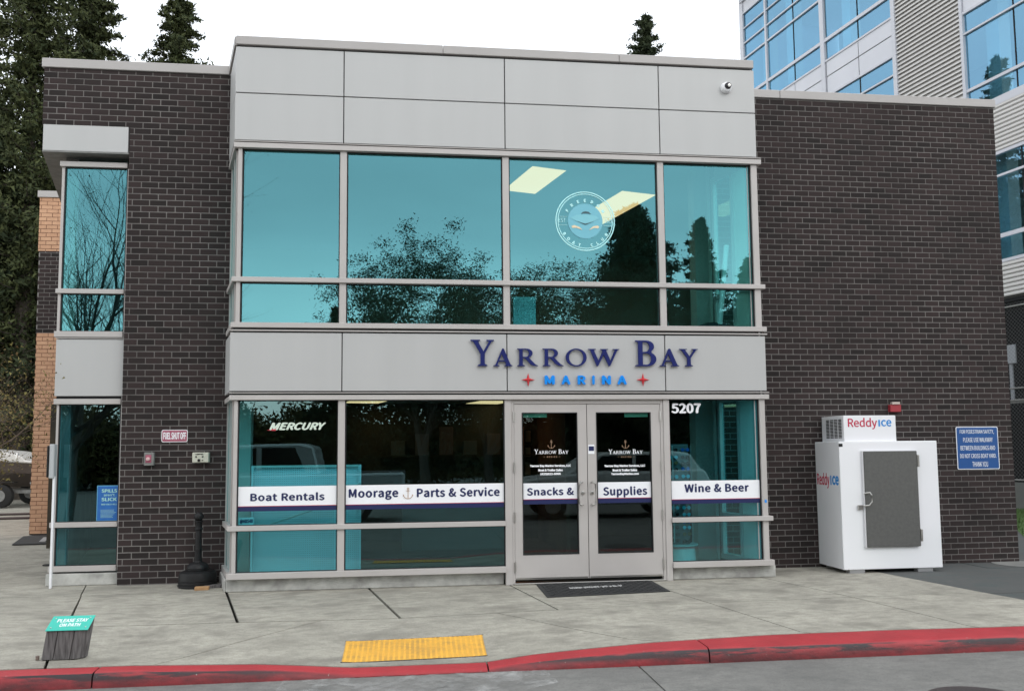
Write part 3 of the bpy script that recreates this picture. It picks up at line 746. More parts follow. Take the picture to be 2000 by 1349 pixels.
# left side wall of the building (mostly hidden): brick-faced above, glazed strip below
LS = Fr((-2.262, YT + .1), SD); LS.n = Vector((SD.y, -SD.x, 0))
MB().box(0, 6.0, .0, .15, .0, 6.4, LS).build('side_wall', 'mortar', bld)
LU = Fr((-2.466, YB + .2), SD); LU.n = Vector((SD.y, -SD.x, 0))
MB().box(0, 6.2, .0, .15, 5.29, 6.4, LU).build('side_wall', 'mortar', bld)
RS = Fr((10.235, YB + .2), SD); RS.n = Vector((-SD.y, SD.x, 0))
MB().box(0, 6.0, .0, .15, .0, 6.4, RS).build('side_wall', 'mortar', bld)
MB().prism([(-4.1, 6.9), (8.5, 6.9), (8.5, 7.05), (-4.1, 7.05)], 0, 6.4).build('rear_wall', 'mortar', bld)
rf = MB(); rf.prism([(.02, .04), (6.33, .04), (6.10, .84), (-.22, .84)], 6.30, 6.33).prism([(-2.44, YB + .22), (10.2, YB + .22), (8.5, 6.95), (-4.2, 6.95)], 6.30, 6.33)
rf.build('roof', 'coping', bld)
# interior shell
ins = MB()
ins.prism([(.09, .13), (6.25, .13), (6.05, 1.02), (9.9, 1.02), (8.4, 6.85), (-4.0, 6.85), (-2.1, 1.1), (-.2, 1.02)], .0, .012)
ins.build('lower_floor', 'carpet', bld)
ins = MB(); ins.prism([(.09, .13), (6.25, .13), (6.05, 1.02), (9.9, 1.02), (8.4, 6.85), (-4.0, 6.85), (-2.1, 1.1), (-.2, 1.02)], 2.42, 2.44); ins.build('lower_ceiling', 'ceil', bld)
ins = MB(); ins.prism([(.09, .13), (6.25, .13), (6.05, 1.02), (9.9, 1.02), (8.4, 6.85), (-4.0, 6.85), (-2.1, 1.1), (-.2, 1.02)], 2.90, 2.92); ins.build('upper_floor', 'carpet', bld)
ins = MB(); ins.prism([(.09, .13), (6.25, .13), (6.05, 1.02), (9.9, 1.02), (8.4, 6.85), (-4.0, 6.85), (-2.1, 1.1), (-.2, 1.02)], 5.52, 5.54); ins.build('upper_ceiling', 'ceil', bld)
MB().box(-4.0, 9, 6.7, 6.72, 2.92, 5.52).build('upper_rear_wall', 'drywall', bld)
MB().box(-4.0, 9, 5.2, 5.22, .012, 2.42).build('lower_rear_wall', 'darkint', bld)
MB().box(-1.42, -.24, 1.03, 1.05, .012, 5.5).box(6.07, 9.9, 1.03, 1.05, .012, 5.5).build('inner_lining', 'drywall', bld)
MB().prism([(-.60, 1.06), (-.50, 1.06), (-1.6, 5.2), (-1.7, 5.2)], .012, 2.42).prism([(-.60, 1.06), (-.50, 1.06), (-1.9, 6.7), (-2.0, 6.7)], 2.92, 5.52).build('partition', 'drywall', bld)
# white piers seen through the right-hand panes
pa, pb = PY(1352, 450, 1.5).x, PY(1386, 450, 1.5).x
MB().box(pa, pb, 1.4, 1.65, 2.92, 5.52).build('pier', 'drywall', bld)
pa, pb = PY(1357, 950, 1.5).x, PY(1392, 950, 1.5).x
MB().box(pa, pb, 1.4, 1.65, .012, 2.42).build('pier', 'drywall', bld)
MB().box(PY(467, 950, .9).x, PY(490, 950, .9).x, .85, 1.0, .012, 2.42).build('pier', 'drywall', bld)
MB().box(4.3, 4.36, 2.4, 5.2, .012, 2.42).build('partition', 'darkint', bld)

# ---- ceiling lights inside
def troffer(z, p, w, l, ang, label, name='ceiling_light'):
    fr = Fr((p[0], p[1]), (math.cos(ang), math.sin(ang))); t = empty(name, (p[0], p[1], z), label, 'light', 'recessed ceiling lights inside the shop')
    MB().box(-.02, w + .02, -.02, l + .02, z - .012, z - .004, fr).build('frame', 'ceil', t)
    MB().box(0, w, 0, l, z - .018, z - .013, fr).build('diffuser', 'lamp', t)
q1, q2, q3 = PZ(1034.6, 323.5, 5.5), PZ(1107.8, 332.6, 5.5), PZ(1043.6, 377.8, 5.5)
troffer(5.515, (3.36, 1.28), .57, 1.15, R(14), 'lit ceiling light upstairs at the left edge of the third upper window') if False else None
def quad_light(z, P, label):
    t = empty('ceiling_light', (P[0].x, P[0].y, z), label, 'light', 'recessed ceiling lights inside the shop')
    MB().prism([(p.x, p.y) for p in P], z - .016, z - .012).build('diffuser', 'lamp', t)
    c = sum((Vector((p.x, p.y, 0)) for p in P), Vector()) / 4
    MB().prism([(c.x + (p.x - c.x) * 1.06, c.y + (p.y - c.y) * 1.04) for p in P], z - .011, z - .004).build('frame', 'ceil', t)
# both fixtures are parallel 0.6 x 1.2 m troffers
def para(o, e1, e2): return [o, o + e1, o + e1 + e2, o + e2]
e1 = Vector((.57, .15, 0)); e2 = Vector((-.30, 1.17, 0)) * 1.0
quad_light(5.515, para(Vector((3.72, 1.47, 0)), Vector((.50, .135, 0)), Vector((-.28, 1.10, 0))), 'lit ceiling light upstairs, the nearer one touching the mullion')
quad_light(5.515, para(Vector((5.25, 2.45, 0)), e1, Vector((-.44, 1.72, 0))), 'lit ceiling light upstairs behind the round window decal')
for (x, y, lb) in ((1.2, 3.6, 'lit ceiling light downstairs behind the second window'), (3.3, 3.9, 'lit ceiling light downstairs behind the doors')):
    quad_light(2.415, para(Vector((x, y, 0)), e1, Vector((-.29, 1.12, 0))), lb)

# ================================================================== SIGN LETTERS
sg = empty('wall_sign', (4.3, 0, 2.5), 'raised navy and blue lettering reading Yarrow Bay Marina with two red stars above the entrance', 'sign')
BZ = PY(1140, 715, -.04).z
def yr(u): return PY(u, 700, -.035).x
zc = 1 / 4.1667
let = [('Y', 80, 272, 97, 310), ('A', 265, 420, 168, 311), ('R', 460, 628, 169, 311), ('R', 667, 835, 169, 311), ('O', 855, 1025, 168, 313), ('W', 1038, 1292, 172, 311), ('B', 1422, 1592, 103, 312), ('A', 1620, 1776, 170, 312), ('Y', 1780, 1932, 172, 312)]
for ch, x0, x1, t, b in let:
    X0, X1 = PY(900 + x0 * zc, 700, -.035).x, PY(900 + x1 * zc, 700, -.035).x
    Z1, Z0 = PY(900 + (x0 + x1) / 2 * zc, 640 + t * zc, -.035).z, PY(900 + (x0 + x1) / 2 * zc, 640 + b * zc, -.035).z
    fit(glyph(ch), X0, X1, Z0, Z1, -.036, -.012).build('letter', 'navyletter', sg, fix=True)
for ch, x0, x1 in (('M', 683, 765), ('A', 820, 893), ('R', 952, 1018), ('I', 1072, 1090), ('N', 1150, 1222), ('A', 1275, 1352)):
    X0, X1 = PY(900 + x0 * zc, 740, -.035).x, PY(900 + x1 * zc, 740, -.035).x
    fit(text2d(ch, .018), X0, X1, PY(1150, 750.6, -.035).z, PY(1150, 733, -.035).z, -.036, -.012).build('letter', 'blueletter', sg, fix=True)
for cx in (550, 1486):
    c = PY(900 + cx * zc, 741.3, -.03); mb = MB(); pts = []; r1, r2 = .082, .018
    for i in range(8):
        a = math.pi / 2 - i * math.pi / 4; rr = r1 if i % 2 == 0 else r2 * 1.3; pts.append((c.x + rr * math.cos(a), c.z + rr * math.sin(a)))
    vs = [Vector((x, -.014, z)) for x, z in pts] + [Vector((c.x, -.045, c.z)), Vector((c.x, -.014, c.z))]
    mb.add(vs, [(i, (i + 1) % 8, 8) for i in range(8)] + [((i + 1) % 8, i, 9) for i in range(8)]).build('star', 'redpaint', sg)

# ================================================================== WINDOW BANNERS
def banner(a, b, zt_, zm, zb, y, txt, label, tx=None, extra=None, parent_pos=None):
    t = empty('window_banner', ((a + b) / 2, y, (zt_ + zb) / 2), label, 'banner', 'white lettered banners across the ground floor glass')
    MB().box(a, b, y, y + .002, zm + .006, zt_).build('banner_face', 'whitevinyl', t)
    MB().box(a, b, y, y + .002, zm, zm + .006).build('red_line', 'redline', t)
    MB().box(a, b, y, y + .002, zb, zm).build('navy_stripe', 'navy', t)
    for s, x0, x1, z0, z1 in txt: words_on('lettering', s, x0, x1, z0, z1, y - .001, t, 'navy', bold=.016, spacing=1.04)
    return t
yb_ = GY + .004
def bz(v, u): return PY(u, v, yb_).z
ZT, ZM, ZB = bz(954, 461), bz(989.5, 461), bz(997, 461)
ZT = 1.178; ZM = .953; ZB = .900
print('banner z', bz(954.5, 461), bz(989, 461), bz(997.5, 461), bz(945.5, 985), bz(979, 985), bz(988.5, 985), bz(939, 1487), bz(973, 1487), bz(979.5, 1487))
def X_(u, y=None): return PY(u, 965, yb_ if y is None else y).x
cap = bz(963, 490), bz(978, 490)
z0, z1 = bz(978, 490), bz(963, 490)
banner(VL[0][1] + .001, VL[1][0] - .001, ZT, ZM, ZB, yb_, [('Boat Rentals', X_(489), X_(634), bz(978.6, 490), bz(962.3, 490))], 'white window banner reading Boat Rentals in the leftmost bay window')
t = banner(VL[1][1] + .001, VL[2][0] - .001, ZT, ZM, ZB, yb_, [('Moorage', X_(681), X_(778), 1.005, 1.135), ('Parts & Service', X_(814), X_(976), 1.028, 1.135)], 'white window banner reading Moorage and Parts & Service with a small anchor')
anchor_mb(X_(797), 1.075, .13, yb_ - .003).build('anchor', 'bronze', t)
DYB = .055
zdt, zdm, zdb = PY(1060, 943, DYB).z, PY(1060, 975, DYB).z, PY(1060, 984, DYB).z
banner(3.354, 4.002, zdt, zdm, zdb, DYB, [('Snacks &', PY(1029, 960, DYB).x, PY(1121, 960, DYB).x, PY(1070, 967, DYB).z, PY(1070, 951, DYB).z)], 'white banner reading Snacks & on the left door glass')
banner(4.250, 4.902, zdt, zdm, zdb, DYB, [('Supplies', PY(1178, 960, DYB).x, PY(1264, 960, DYB).x, PY(1220, 971, DYB).z, PY(1220, 949, DYB).z)], 'white banner reading Supplies on the right door glass')
banner(VL[3][1] + .001, VL[4][0] - .001, ZT - .003, ZM - .003, ZB, yb_, [('Wine & Beer', X_(1337), X_(1463), 1.035, 1.140)], 'white window banner reading Wine & Beer in the rightmost window')

# door decals: small anchor, yarrow bay, marina, address lines
def decal(cx, last, label):
    t = empty('door_decal', (PY(cx, 890, DYB).x, DYB, 1.5), label, 'decal', 'white shop details on the door glass')
    y = DYB
    def X(u): return PY(u, 895, y).x
    def Z(v): return PY(cx, v, y).z
    anchor_mb(X(cx), Z(867.5), .098, y - .002).build('anchor', 'bronze', t)
    u = cx - 33.5; mb = MB()
    for ch, w, big in (('Y', 8.6, 1), ('A', 6.6, 0), ('R', 7, 0), ('R', 7, 0), ('O', 6.8, 0), ('W', 9.6, 0), (' ', 3.6, 0), ('B', 7.2, 1), ('A', 6.6, 0), ('Y', 7, 0)):
        if ch != ' ': fit(glyph(ch), X(u), X(u + w * .94), Z(886), Z(877 if big else 879.6), y - .002, y, mb=mb)
        u += w * .96
    mb.build('lettering', 'whitevinyl', t, fix=False)
    words_on('lettering', '+ MARINA +', X(cx - 15), X(cx + 17), Z(893.2), Z(890), y, t, 'bronze', bold=.01, spacing=1.5)
    for s, hw, v0, v1 in (('Yarrow Bay Marine Services, LLC', 40, 912.5, 906.5), ('Boat & Trailer Sales', 24, 920, 914.8), (last, 20 if '425' in last else 27, 928, 922.3)):
        words_on('lettering', s, X(cx - hw - 2), X(cx + hw - 2), Z(v0), Z(v1), y, t, 'whitevinyl', bold=.03)
decal(1077, '(425)822-6066', 'white Yarrow Bay Marina decal with a phone number on the left door')
decal(1222, 'YarrowBayMarina.com', 'white Yarrow Bay Marina decal with a web address on the right door')
t = empty('door_sticker', (4.19, .03, 1.55), 'small white and navy sticker on the meeting stile of the right door', 'sticker')
a, b = PY(1149, 875, .03).x, PY(1161, 875, .03).x
MB().box(a, b, .032, .0345, PY(1155, 886, .03).z, PY(1155, 868, .03).z).build('sticker_face', 'whitevinyl', t)
MB().box(a + .006, b - .006, .030, .0315, PY(1155, 880, .03).z, PY(1155, 871, .03).z).build('navy_block', 'navy', t)
t = empty('window_lettering', (5.35, yb_, 2.05), 'white house number 5207 at the top of the rightmost ground floor window', 'house number')
words_on('lettering', '5207', PY(1311, 797, yb_).x, PY(1369, 797, yb_).x, PY(1340, 807, yb_).z, PY(1340, 787, yb_).z, yb_, t, 'whitevinyl', bold=.018)
t = empty('window_lettering', (.6, yb_, 1.8), 'pale slanted Mercury lettering with a red tick in the leftmost ground floor window', 'decal')
words_on('lettering', 'MERCURY', PY(526, 832, yb_).x, PY(637, 832, yb_).x, PY(580, 839.5, yb_).z, PY(580, 824.5, yb_).z, yb_, t, mat('pale_decal', (.62, .72, .62), rough=.5), bold=.02, shear=.35)
MB().prismy([(PY(521, 840, yb_).x, PY(521, 840, yb_).z), (PY(536, 833, yb_).x, PY(536, 836, yb_).z), (PY(543, 833, yb_).x, PY(543, 833, yb_).z), (PY(538, 841, yb_).x, PY(538, 841, yb_).z)], yb_, yb_ + .001).build('red_tick', 'redline', t)
t = empty('number_plate', (.15, yb_, .8), 'small teal tinted plate reading AB548 in the lower left window corner', 'plate')
x0, x1, z0, z1 = PY(466, 1018, yb_).x, PY(495, 1018, yb_).x, PY(480, 1025.5, yb_).z, PY(480, 1010.5, yb_).z
MB().box(x0, x1, .068, .072, z0, z1).build('plate', mat('pale_plate', (.55, .60, .58)), t)
words_on('lettering', '@AB548', x0 + .012, x1 - .008, z0 + .018, z1 - .016, .067, t, 'navy', bold=.02)
t = MB().box(PY(1493.8, 978, .01).x, PY(1497.8, 978, .01).x, .012, .0155, PY(1495, 981, .01).z, PY(1495, 975.5, .01).z).build('tape_piece', 'blueletter'); tag(t, 'tiny square of blue tape on the right jamb beside the Wine & Beer banner', 'tape')
# round boat club decal
cc_ = PY(1143, 432, yb_); Rr = (PY(1201, 432, yb_).x - PY(1085, 432, yb_).x) / 2
t = empty('round_decal', cc_, 'round pale Freedom Boat Club decal on the third upper window', 'decal')
pale = mat('pale_teal_decal', (.45, .85, .86), rough=.5); M['paledecal'] = pale
def ring(r0, r1, y, n=48):
    mb = MB(); mb.v = [Vector((cc_.x + r * math.cos(2 * math.pi * i / n), y, cc_.z + r * math.sin(2 * math.pi * i / n))) for r in (r0, r1) for i in range(n)]
    mb.f = [[i, (i + 1) % n, n + (i + 1) % n, n + i] for i in range(n)]; mb.fm = [0] * n; return mb
rg = ring(Rr * .965, Rr, yb_); r2_ = ring(Rr * .90, Rr * .925, yb_); rg.add(r2_.v, r2_.f)
rg.build('ring', pale, t, fix=False)
mid = mat('decal_disc', (.16, .46, .56), rough=.5); ring(0.001, Rr * .585, yb_).build('disc', mid, t, fix=False)
def arctext(s, a0, a1, rad, hgt, flip=False):
    mb = MB(); n = len(s)
    for i, ch in enumerate(s):
        if ch == ' ': continue
        a = R(a0 + (a1 - a0) * i / (n - 1)); vs, fs = text2d(ch, .03)
        cx = (min(v.x for v in vs) + max(v.x for v in vs)) / 2
        P = []
        for v in vs:
            lx = (v.x - cx) * hgt; ly = v.y * hgt
            if not flip: rr = rad + ly; tx = math.sin(a); tz = -math.cos(a); P.append(Vector((cc_.x + rr * math.cos(a) + lx * tx, yb_, cc_.z + rr * math.sin(a) + lx * tz)))
            else: rr = rad - ly; tx = -math.sin(a); tz = math.cos(a); P.append(Vector((cc_.x + rr * math.cos(a) + lx * tx, yb_, cc_.z + rr * math.sin(a) + lx * tz)))
        mb.add([p + Vector((0, -.001 * v.z, 0)) for p, v in zip(P, vs)], fs)
    return mb
arctext('FREEDOM', 150, 30, Rr * .645, Rr * .36).build('lettering', pale, t, fix=False)
arctext('BOAT CLUB', 212, 328, Rr * .875, Rr * .36, True).build('lettering', pale, t, fix=False)
mb = fit(text2d('EST'), cc_.x - Rr * .90, cc_.x - Rr * .66, cc_.z - Rr * .05, cc_.z + Rr * .08, yb_ - .001, yb_); fit(text2d('1989'), cc_.x + Rr * .66, cc_.x + Rr * .90, cc_.z - Rr * .05, cc_.z + Rr * .08, yb_ - .001, yb_, mb=mb)
for s_ in (-1, 1):
    for dz in (.14, -.14): mb.box(cc_.x + s_ * Rr * .76 - Rr * .15, cc_.x + s_ * Rr * .76 + Rr * .15, yb_ - .001, yb_, cc_.z + dz * Rr - .002, cc_.z + dz * Rr + .002)
mb.build('lettering', pale, t, fix=False)
bt = MB(); Y2 = yb_ - .003
def bp_(x, z): return (cc_.x + x * Rr, cc_.z + z * Rr)
bt.prismy([bp_(*p) for p in ((-.50, .10), (-.30, .20), (-.12, .22), (.18, .22), (.34, .19), (.48, .10), (.20, -.04), (0, -.08), (-.25, -.03))], Y2, Y2 + .001)
bt.build('boat_shape', mat('decal_boat', (.20, .52, .60)), t)
bt = MB(); bt.prismy([bp_(*p) for p in ((-.15, .23), (-.08, .31), (.02, .33), (.12, .31), (.2, .23), (.1, .26), (-.05, .26))], Y2 - .002, Y2 - .001)
bt.prismy([bp_(*p) for p in ((-.3, 0), (0, -.13), (.3, 0), (0, -.09))], Y2 - .002, Y2 - .001)
bt.build('cabin_shape', mat('decal_dark', (.05, .11, .13)), t)
bt = MB(); bt.prismy([bp_(*p) for p in ((-.46, -.17), (-.38, -.14), (-.2, -.20), (-.1, -.30), (-.3, -.23), (-.44, -.24))], Y2, Y2 + .001).prismy([bp_(*p) for p in ((.12, -.30), (.26, -.17), (.42, -.14), (.47, -.19), (.42, -.24), (.3, -.22))], Y2, Y2 + .001)
bt.build('wave_shape', mat('decal_cream', (.75, .62, .42)), t)
# spills poster inside tower window
py0 = YT + .026
x0, x1, z0, z1 = PY(189, 980, py0).x, PY(233.5, 980, py0).x, PY(212, 1017, py0).z, PY(212, 947.5, py0).z
t = empty('poster', ((x0 + x1) / 2, py0, z0), 'blue poster reading Spills aren\'t slick in the left corner window', 'poster')
MB().box(x0, x1, py0, py0 + .002, z0, z1).build('poster_border', mat('pale_blue', (.12, .38, .55)), t)
MB().box(x0 + .008, x1 - .006, py0 - .002, py0 - .001, z0 + .008, z1 - .008).build('poster_face', mat('poster_blue', (.01, .11, .38), (.015, .13, .42), nscale=20), t)
w_ = x1 - x0; h_ = z1 - z0
pt = mat('poster_text', (.35, .62, .55))
for s, a, b, c, d, bd in (('SPILLS', .2, .88, .80, .90, .04), ("aren't", .3, .78, .70, .77, .02), ('SLICK', .2, .88, .56, .66, .04), ('800-OILS-911', .2, .88, .45, .49, .03)):
    words_on('lettering', s, x0 + a * w_, x0 + b * w_, z0 + c * h_, z0 + d * h_, py0 - .0025, t, pt, bold=bd * .4, th=.001)
mb = MB()
for i in range(7): mb.box(x0 + .18 * w_, x0 + random.uniform(.7, .9) * w_, py0 - .004, py0 - .003, z0 + (.10 + i * .035) * h_, z0 + (.108 + i * .035) * h_)
mb.build('text_lines', pt, t)

# ================================================================== THINGS ON THE WALLS
def wallsign(name, cat, label, u0, u1, v0, v1, face, lines, y=YB - .012, bold=.02, border=.008, rnd=.02):
    a, b = PY(u0, (v0 + v1) / 2, y).x, PY(u1, (v0 + v1) / 2, y).x; z1, z0 = PY((u0 + u1) / 2, v0, y).z, PY((u0 + u1) / 2, v1, y).z
    t = empty(name, ((a + b) / 2, y, (z0 + z1) / 2), label, cat)
    def rr(a, b, z0, z1, r): return arc(b - r, z0 + r, r, r, -90, 0, 4) + arc(b - r, z1 - r, r, r, 0, 90, 4) + arc(a + r, z1 - r, r, r, 90, 180, 4) + arc(a + r, z0 + r, r, r, 180, 270, 4)
    MB().prismy(rr(a, b, z0, z1, rnd), y, y + .004).build('border', 'whitevinyl', t)
    MB().prismy(rr(a + border, b - border, z0 + border, z1 - border, rnd * .7), y - .002, y - .001).build('sign_face', face, t)
    for s, x0, x1, q0, q1 in lines: words_on('lettering', s, a + x0 * (b - a), a + x1 * (b - a), z0 + q0 * (z1 - z0), z0 + q1 * (z1 - z0), y - .0025, t, 'whitevinyl', bold=bold)
    mb = MB()
    return t
wallsign('wall_notice', 'sign', 'small faded red sign reading Fuel Shut Off on the dark brick', 315.5, 366.5, 839, 863, 'pinksign', [('FUEL SHUT OFF', .07, .94, .22, .80)], bold=.018)
wallsign('wall_notice', 'sign', 'blue pedestrian safety sign with white capitals on the brick right of the ice freezer', 1868.5, 1950.5, 833, 916, 'bluesign',
  [('FOR PEDESTRIAN SAFETY,', .09, .90, .82, .93), ('PLEASE USE WALKWAY', .16, .86, .64, .745), ('BETWEEN BUILDINGS AND', .09, .91, .45, .555), ('DO NOT CROSS BOAT YARD.', .07, .93, .265, .365), ('THANK YOU', .35, .72, .06, .18)], bold=0, border=.01, rnd=.02)
# emergency stop button
c0, c1 = PY(281, 909, YB - .05), PY(301, 883, YB - .05)
t = empty('stop_button', (c0.x, YB, c0.z), 'grey emergency fuel stop box with a red button on the dark brick', 'button box')
MB().box(c0.x, c1.x, YB - .06, YB - .002, c0.z, c1.z).build('box', 'greybox', t, bevel=.006)
MB().box(c0.x + .022, c1.x - .028, YB - .066, YB - .061, c0.z + .035, c1.z - .03).build('red_plate', 'pinksign', t)
cx, cz = PY(289, 896, YB - .08).x, PY(289, 896, YB - .08).z
MB().tube([(cx, YB - .066, cz), (cx, YB - .088, cz), (cx, YB - .092, cz)], [.022, .022, .015], 16).build('button', mat('faded_pink', (.62, .42, .42)), t, smooth=True)
# cream control box
c0, c1 = PY(375.5, 903, YB - .07), PY(408, 883, YB - .07)
t = empty('control_box', (c0.x, YB, c0.z), 'cream control box with dark knobs between the fuel sign and the glass bay', 'control box')
MB().box(c0.x, c1.x, YB - .08, YB - .002, c0.z, c1.z).build('box', 'cream', t, bevel=.006)
for fx, fz, r in ((.24, .58, .009), (.64, .58, .009), (.42, .22, .017), (.63, .24, .006)):
    x, z = c0.x + fx * (c1.x - c0.x), c0.z + fz * (c1.z - c0.z)
    MB().tube([(x, YB - .081, z), (x, YB - .09, z)], r, 12).build('knob', 'black', t, smooth=True)
words_on('lettering', 'OMNTEC', c0.x + .035, c1.x - .06, c1.z - .028, c1.z - .014, YB - .081, t, 'black', bold=.02)
# fire alarm
c0, c1 = PY(1739, 804, YB - .06), PY(1759, 787, YB - .06)
t = empty('fire_alarm', (c0.x, YB, c0.z), 'small red fire alarm sounder on the brick above the ice freezer', 'alarm')
MB().box(c0.x, c1.x, YB - .07, YB - .002, c0.z, c1.z - .02).build('body', mat('alarm_red', (.30, .025, .035)), t, bevel=.005)
MB().box(c0.x + .02, c1.x - .02, YB - .085, YB - .03, c1.z - .019, c1.z + .015).build('lens', mat('lens', (.5, .42, .38), rough=.2), t, bevel=.005)
# dome camera on the panel
cx, cz = 5.968, 6.073; c = Vector((cx, 0, cz))
t = empty('security_camera', c, 'white dome security camera on the top right facade panel', 'camera')
def ylathe(c, prof, n=24):
    mb = MB()
    for r, d in prof:
        for j in range(n):
            th = 2 * math.pi * j / n; mb.v.append(c + Vector((r * math.cos(th), -d, r * math.sin(th))))
    for i in range(len(prof) - 1):
        for j in range(n): mb.f.append([i * n + j, i * n + (j + 1) % n, (i + 1) * n + (j + 1) % n, (i + 1) * n + j]); mb.fm.append(0)
    mb.f.append([(len(prof) - 1) * n + j for j in range(n)]); mb.fm.append(0); return mb
ylathe(c, [(.068, .0), (.070, .02), (.064, .042), (.052, .056), (.044, .058)]).build('housing', 'white', t, smooth=True)
ylathe(c + Vector((.01, 0, .008)), [(.043, .056), (.040, .074), (.030, .088), (.015, .096), (.001, .098)]).build('dome', mat('smoked_dome', (.02, .02, .025), rough=.05), t, smooth=True)
ylathe(c + Vector((.012, -.0, .0)), [(.02, .09), (.018, .1), (.008, .101)]).build('lens', 'steel', t, smooth=True)

# ================================================================== THINGS ON THE PAVEMENT
# ash receptacle
A0 = Vector((-.455, .59, 0)); k = 1.0
t = empty('ash_receptacle', A0, 'black bollard shaped cigarette receptacle standing against the dark brick', 'ash receptacle')
def sc_(v, y=.6): return PY(398, v, y).z
pf = lambda L: [(r, z) for r, z in L]
MB().lathe(A0, pf([(.205, .0), (.222, .012), (.222, .03), (.212, .034), (.212, .040), (.218, .045), (.218, .062), (.208, .067), (.208, .074), (.214, .08), (.212, .13), (.203, .17), (.175, .185), (.128, .19)]), 40).build('base', 'black', t, smooth=True)
MB().lathe(A0, pf([(.125, .188), (.128, .20), (.121, .204), (.121, .212), (.126, .218), (.118, .25), (.09, .275), (.052, .288), (.046, .30)]), 36).build('collar', 'black', t, smooth=True)
MB().lathe(A0, pf([(.043, .295), (.040, .42), (.041, .425), (.041, .44), (.037, .445), (.035, .66)]), 24).build('stem', 'black', t, smooth=True)
MB().lathe(A0, pf([(.036, .655), (.047, .662), (.047, .68), (.038, .69), (.037, .745), (.040, .752), (.052, .756), (.052, .766), (.03, .772)]), 24).build('neck', 'black', t, smooth=True)
MB().sphere(A0 + Vector((0, 0, .815)), .055, 20).build('ball_top', 'black', t, smooth=True)
MB().tube([A0 + Vector((-.012, -.036, .725)), A0 + Vector((-.012, -.042, .725))], .006, 8).build('vent_hole', 'dark', t)
w = MB(); fr = Fr((PZ(389, 1147).x, .275), (1, .10)); w.box(0, .155, 0, .085, 0, .038, fr)
w = w.build('wood_block', 'freshwood', bevel=.003); tag(w, 'small block of pale new wood on the pavement in front of the ash receptacle', 'wood block')
w = MB(); fr = Fr((-.335, .40), (1, .22)); w.box(0, .20, 0, .09, 0, .036, fr); w = w.build('wood_block', 'oldwood', bevel=.003); tag(w, 'darker weathered wood block wedged behind the pale one by the plinth', 'wood block')
# door mat
q = [PZ(1043, 1137), PZ(1268, 1131.5), PZ(1309, 1155), PZ(1069, 1167)]
t = empty('door_mat', (4.2, -.3, 0), 'black woven rubber mat with a worn pale word in front of the entrance doors', 'door mat')
q = [Vector((3.50, .02, 0)), Vector((5.03, -.02, 0)), Vector((4.86, -.765, 0)), Vector((3.475, -.875, 0))]
q = [PZ(1043, 1137), PZ(1264, 1130), PZ(1309, 1155), PZ(1069, 1167)]
q[0].y = min(q[0].y, .0) if q[0].y > .05 else q[0].y
def lerp2(a, b): 
    p = q[0] * (1 - a) * (1 - b) + q[1] * a * (1 - b) + q[2] * a * b + q[3] * (1 - a) * b; return Vector((p.x, p.y, 0))
base = MB(); base.prism([(p.x, p.y) for p in (q[3], q[2], q[1], q[0])], .001, .010); base.build('backing', 'rubber', t)
mb = MB(); nx, ny = 26, 12
for i in range(nx):
    for j in range(ny):
        a0, a1 = .03 + .94 * (i + .08) / nx, .03 + .94 * (i + .92) / nx; b0, b1 = .05 + .90 * (j + .1) / ny, .05 + .90 * (j + .9) / ny
        if (i + j) % 2: b0 += .012; b1 -= .012
        h = .016 if (i + j) % 2 else .0135
        P = [lerp2(a0, b0), lerp2(a1, b0), lerp2(a1, b1), lerp2(a0, b1)]
        mb.add([p + Vector((0, 0, .0095)) for p in P] + [p + Vector((0, 0, h)) for p in P], [(4, 5, 6, 7), (0, 1, 5, 4), (1, 2, 6, 5), (2, 3, 7, 6), (3, 0, 4, 7)])
mb.build('tread_pattern', 'rubber', t, kind='stuff')
# worn word: the text on the mat is read from inside / outside; light bars where the letters were
mb = MB(); rnd = random.Random(4)
ww = text2d('WELCOME', .04)
for i in range(64):
    a = .235 + .45 * i / 64
    if rnd.random() < .12: continue
    b0 = .42 + rnd.uniform(0, .05) - .0; b1 = .55 + rnd.uniform(-.04, .03)
    P = [lerp2(a, b0), lerp2(a + .0048, b0), lerp2(a + .0048, b1), lerp2(a, b1)]
    mb.add([p + Vector((0, 0, .0165)) for p in P], [(0, 1, 2, 3)])
mb.build('worn_lettering', mat('worn_white', (.5, .5, .5), rough=.8), t, fix=False)
# tactile plate
P4 = [PZ(676, 1251, -.035), PZ(942, 1239, -.035), PZ(951, 1278, -.072), PZ(667, 1292, -.072)]
def tz(x, y): return zt(x, y) + .001
def l4(a, b):
    p = P4[0] * (1 - a) * (1 - b) + P4[1] * a * (1 - b) + P4[2] * a * b + P4[3] * (1 - a) * b; return Vector((p.x, p.y, zt(p.x, p.y)))
t = empty('tactile_plate', l4(.5, .5), 'yellow tactile warning plate with rows of domes set in the ramp by the red kerb', 'tactile plate')
mb = MB()
N1, N2 = 12, 6
vs = [l4(i / N1, j / N2) + Vector((0, 0, .006)) for j in range(N2 + 1) for i in range(N1 + 1)]
mb.add(vs, [(j * (N1 + 1) + i, j * (N1 + 1) + i + 1, (j + 1) * (N1 + 1) + i + 1, (j + 1) * (N1 + 1) + i) for j in range(N2) for i in range(N1)])
mb.build('plate', 'yellowbase', t)
mb = MB()
for i in range(27):
    for j in range(14):
        c = l4((i + .5) / 27, (j + .5) / 14) + Vector((0, 0, .006)); r = .0125
        vs = [c + Vector((r * math.cos(th), r * math.sin(th), 0)) for th in [k_ * math.pi / 3 for k_ in range(6)]] + [c + Vector((r * .6 * math.cos(th), r * .6 * math.sin(th), .005)) for th in [k_ * math.pi / 3 for k_ in range(6)]]
        mb.add(vs, [(k_, (k_ + 1) % 6, 6 + (k_ + 1) % 6, 6 + k_) for k_ in range(6)] + [(6, 7, 8, 9, 10, 11)])
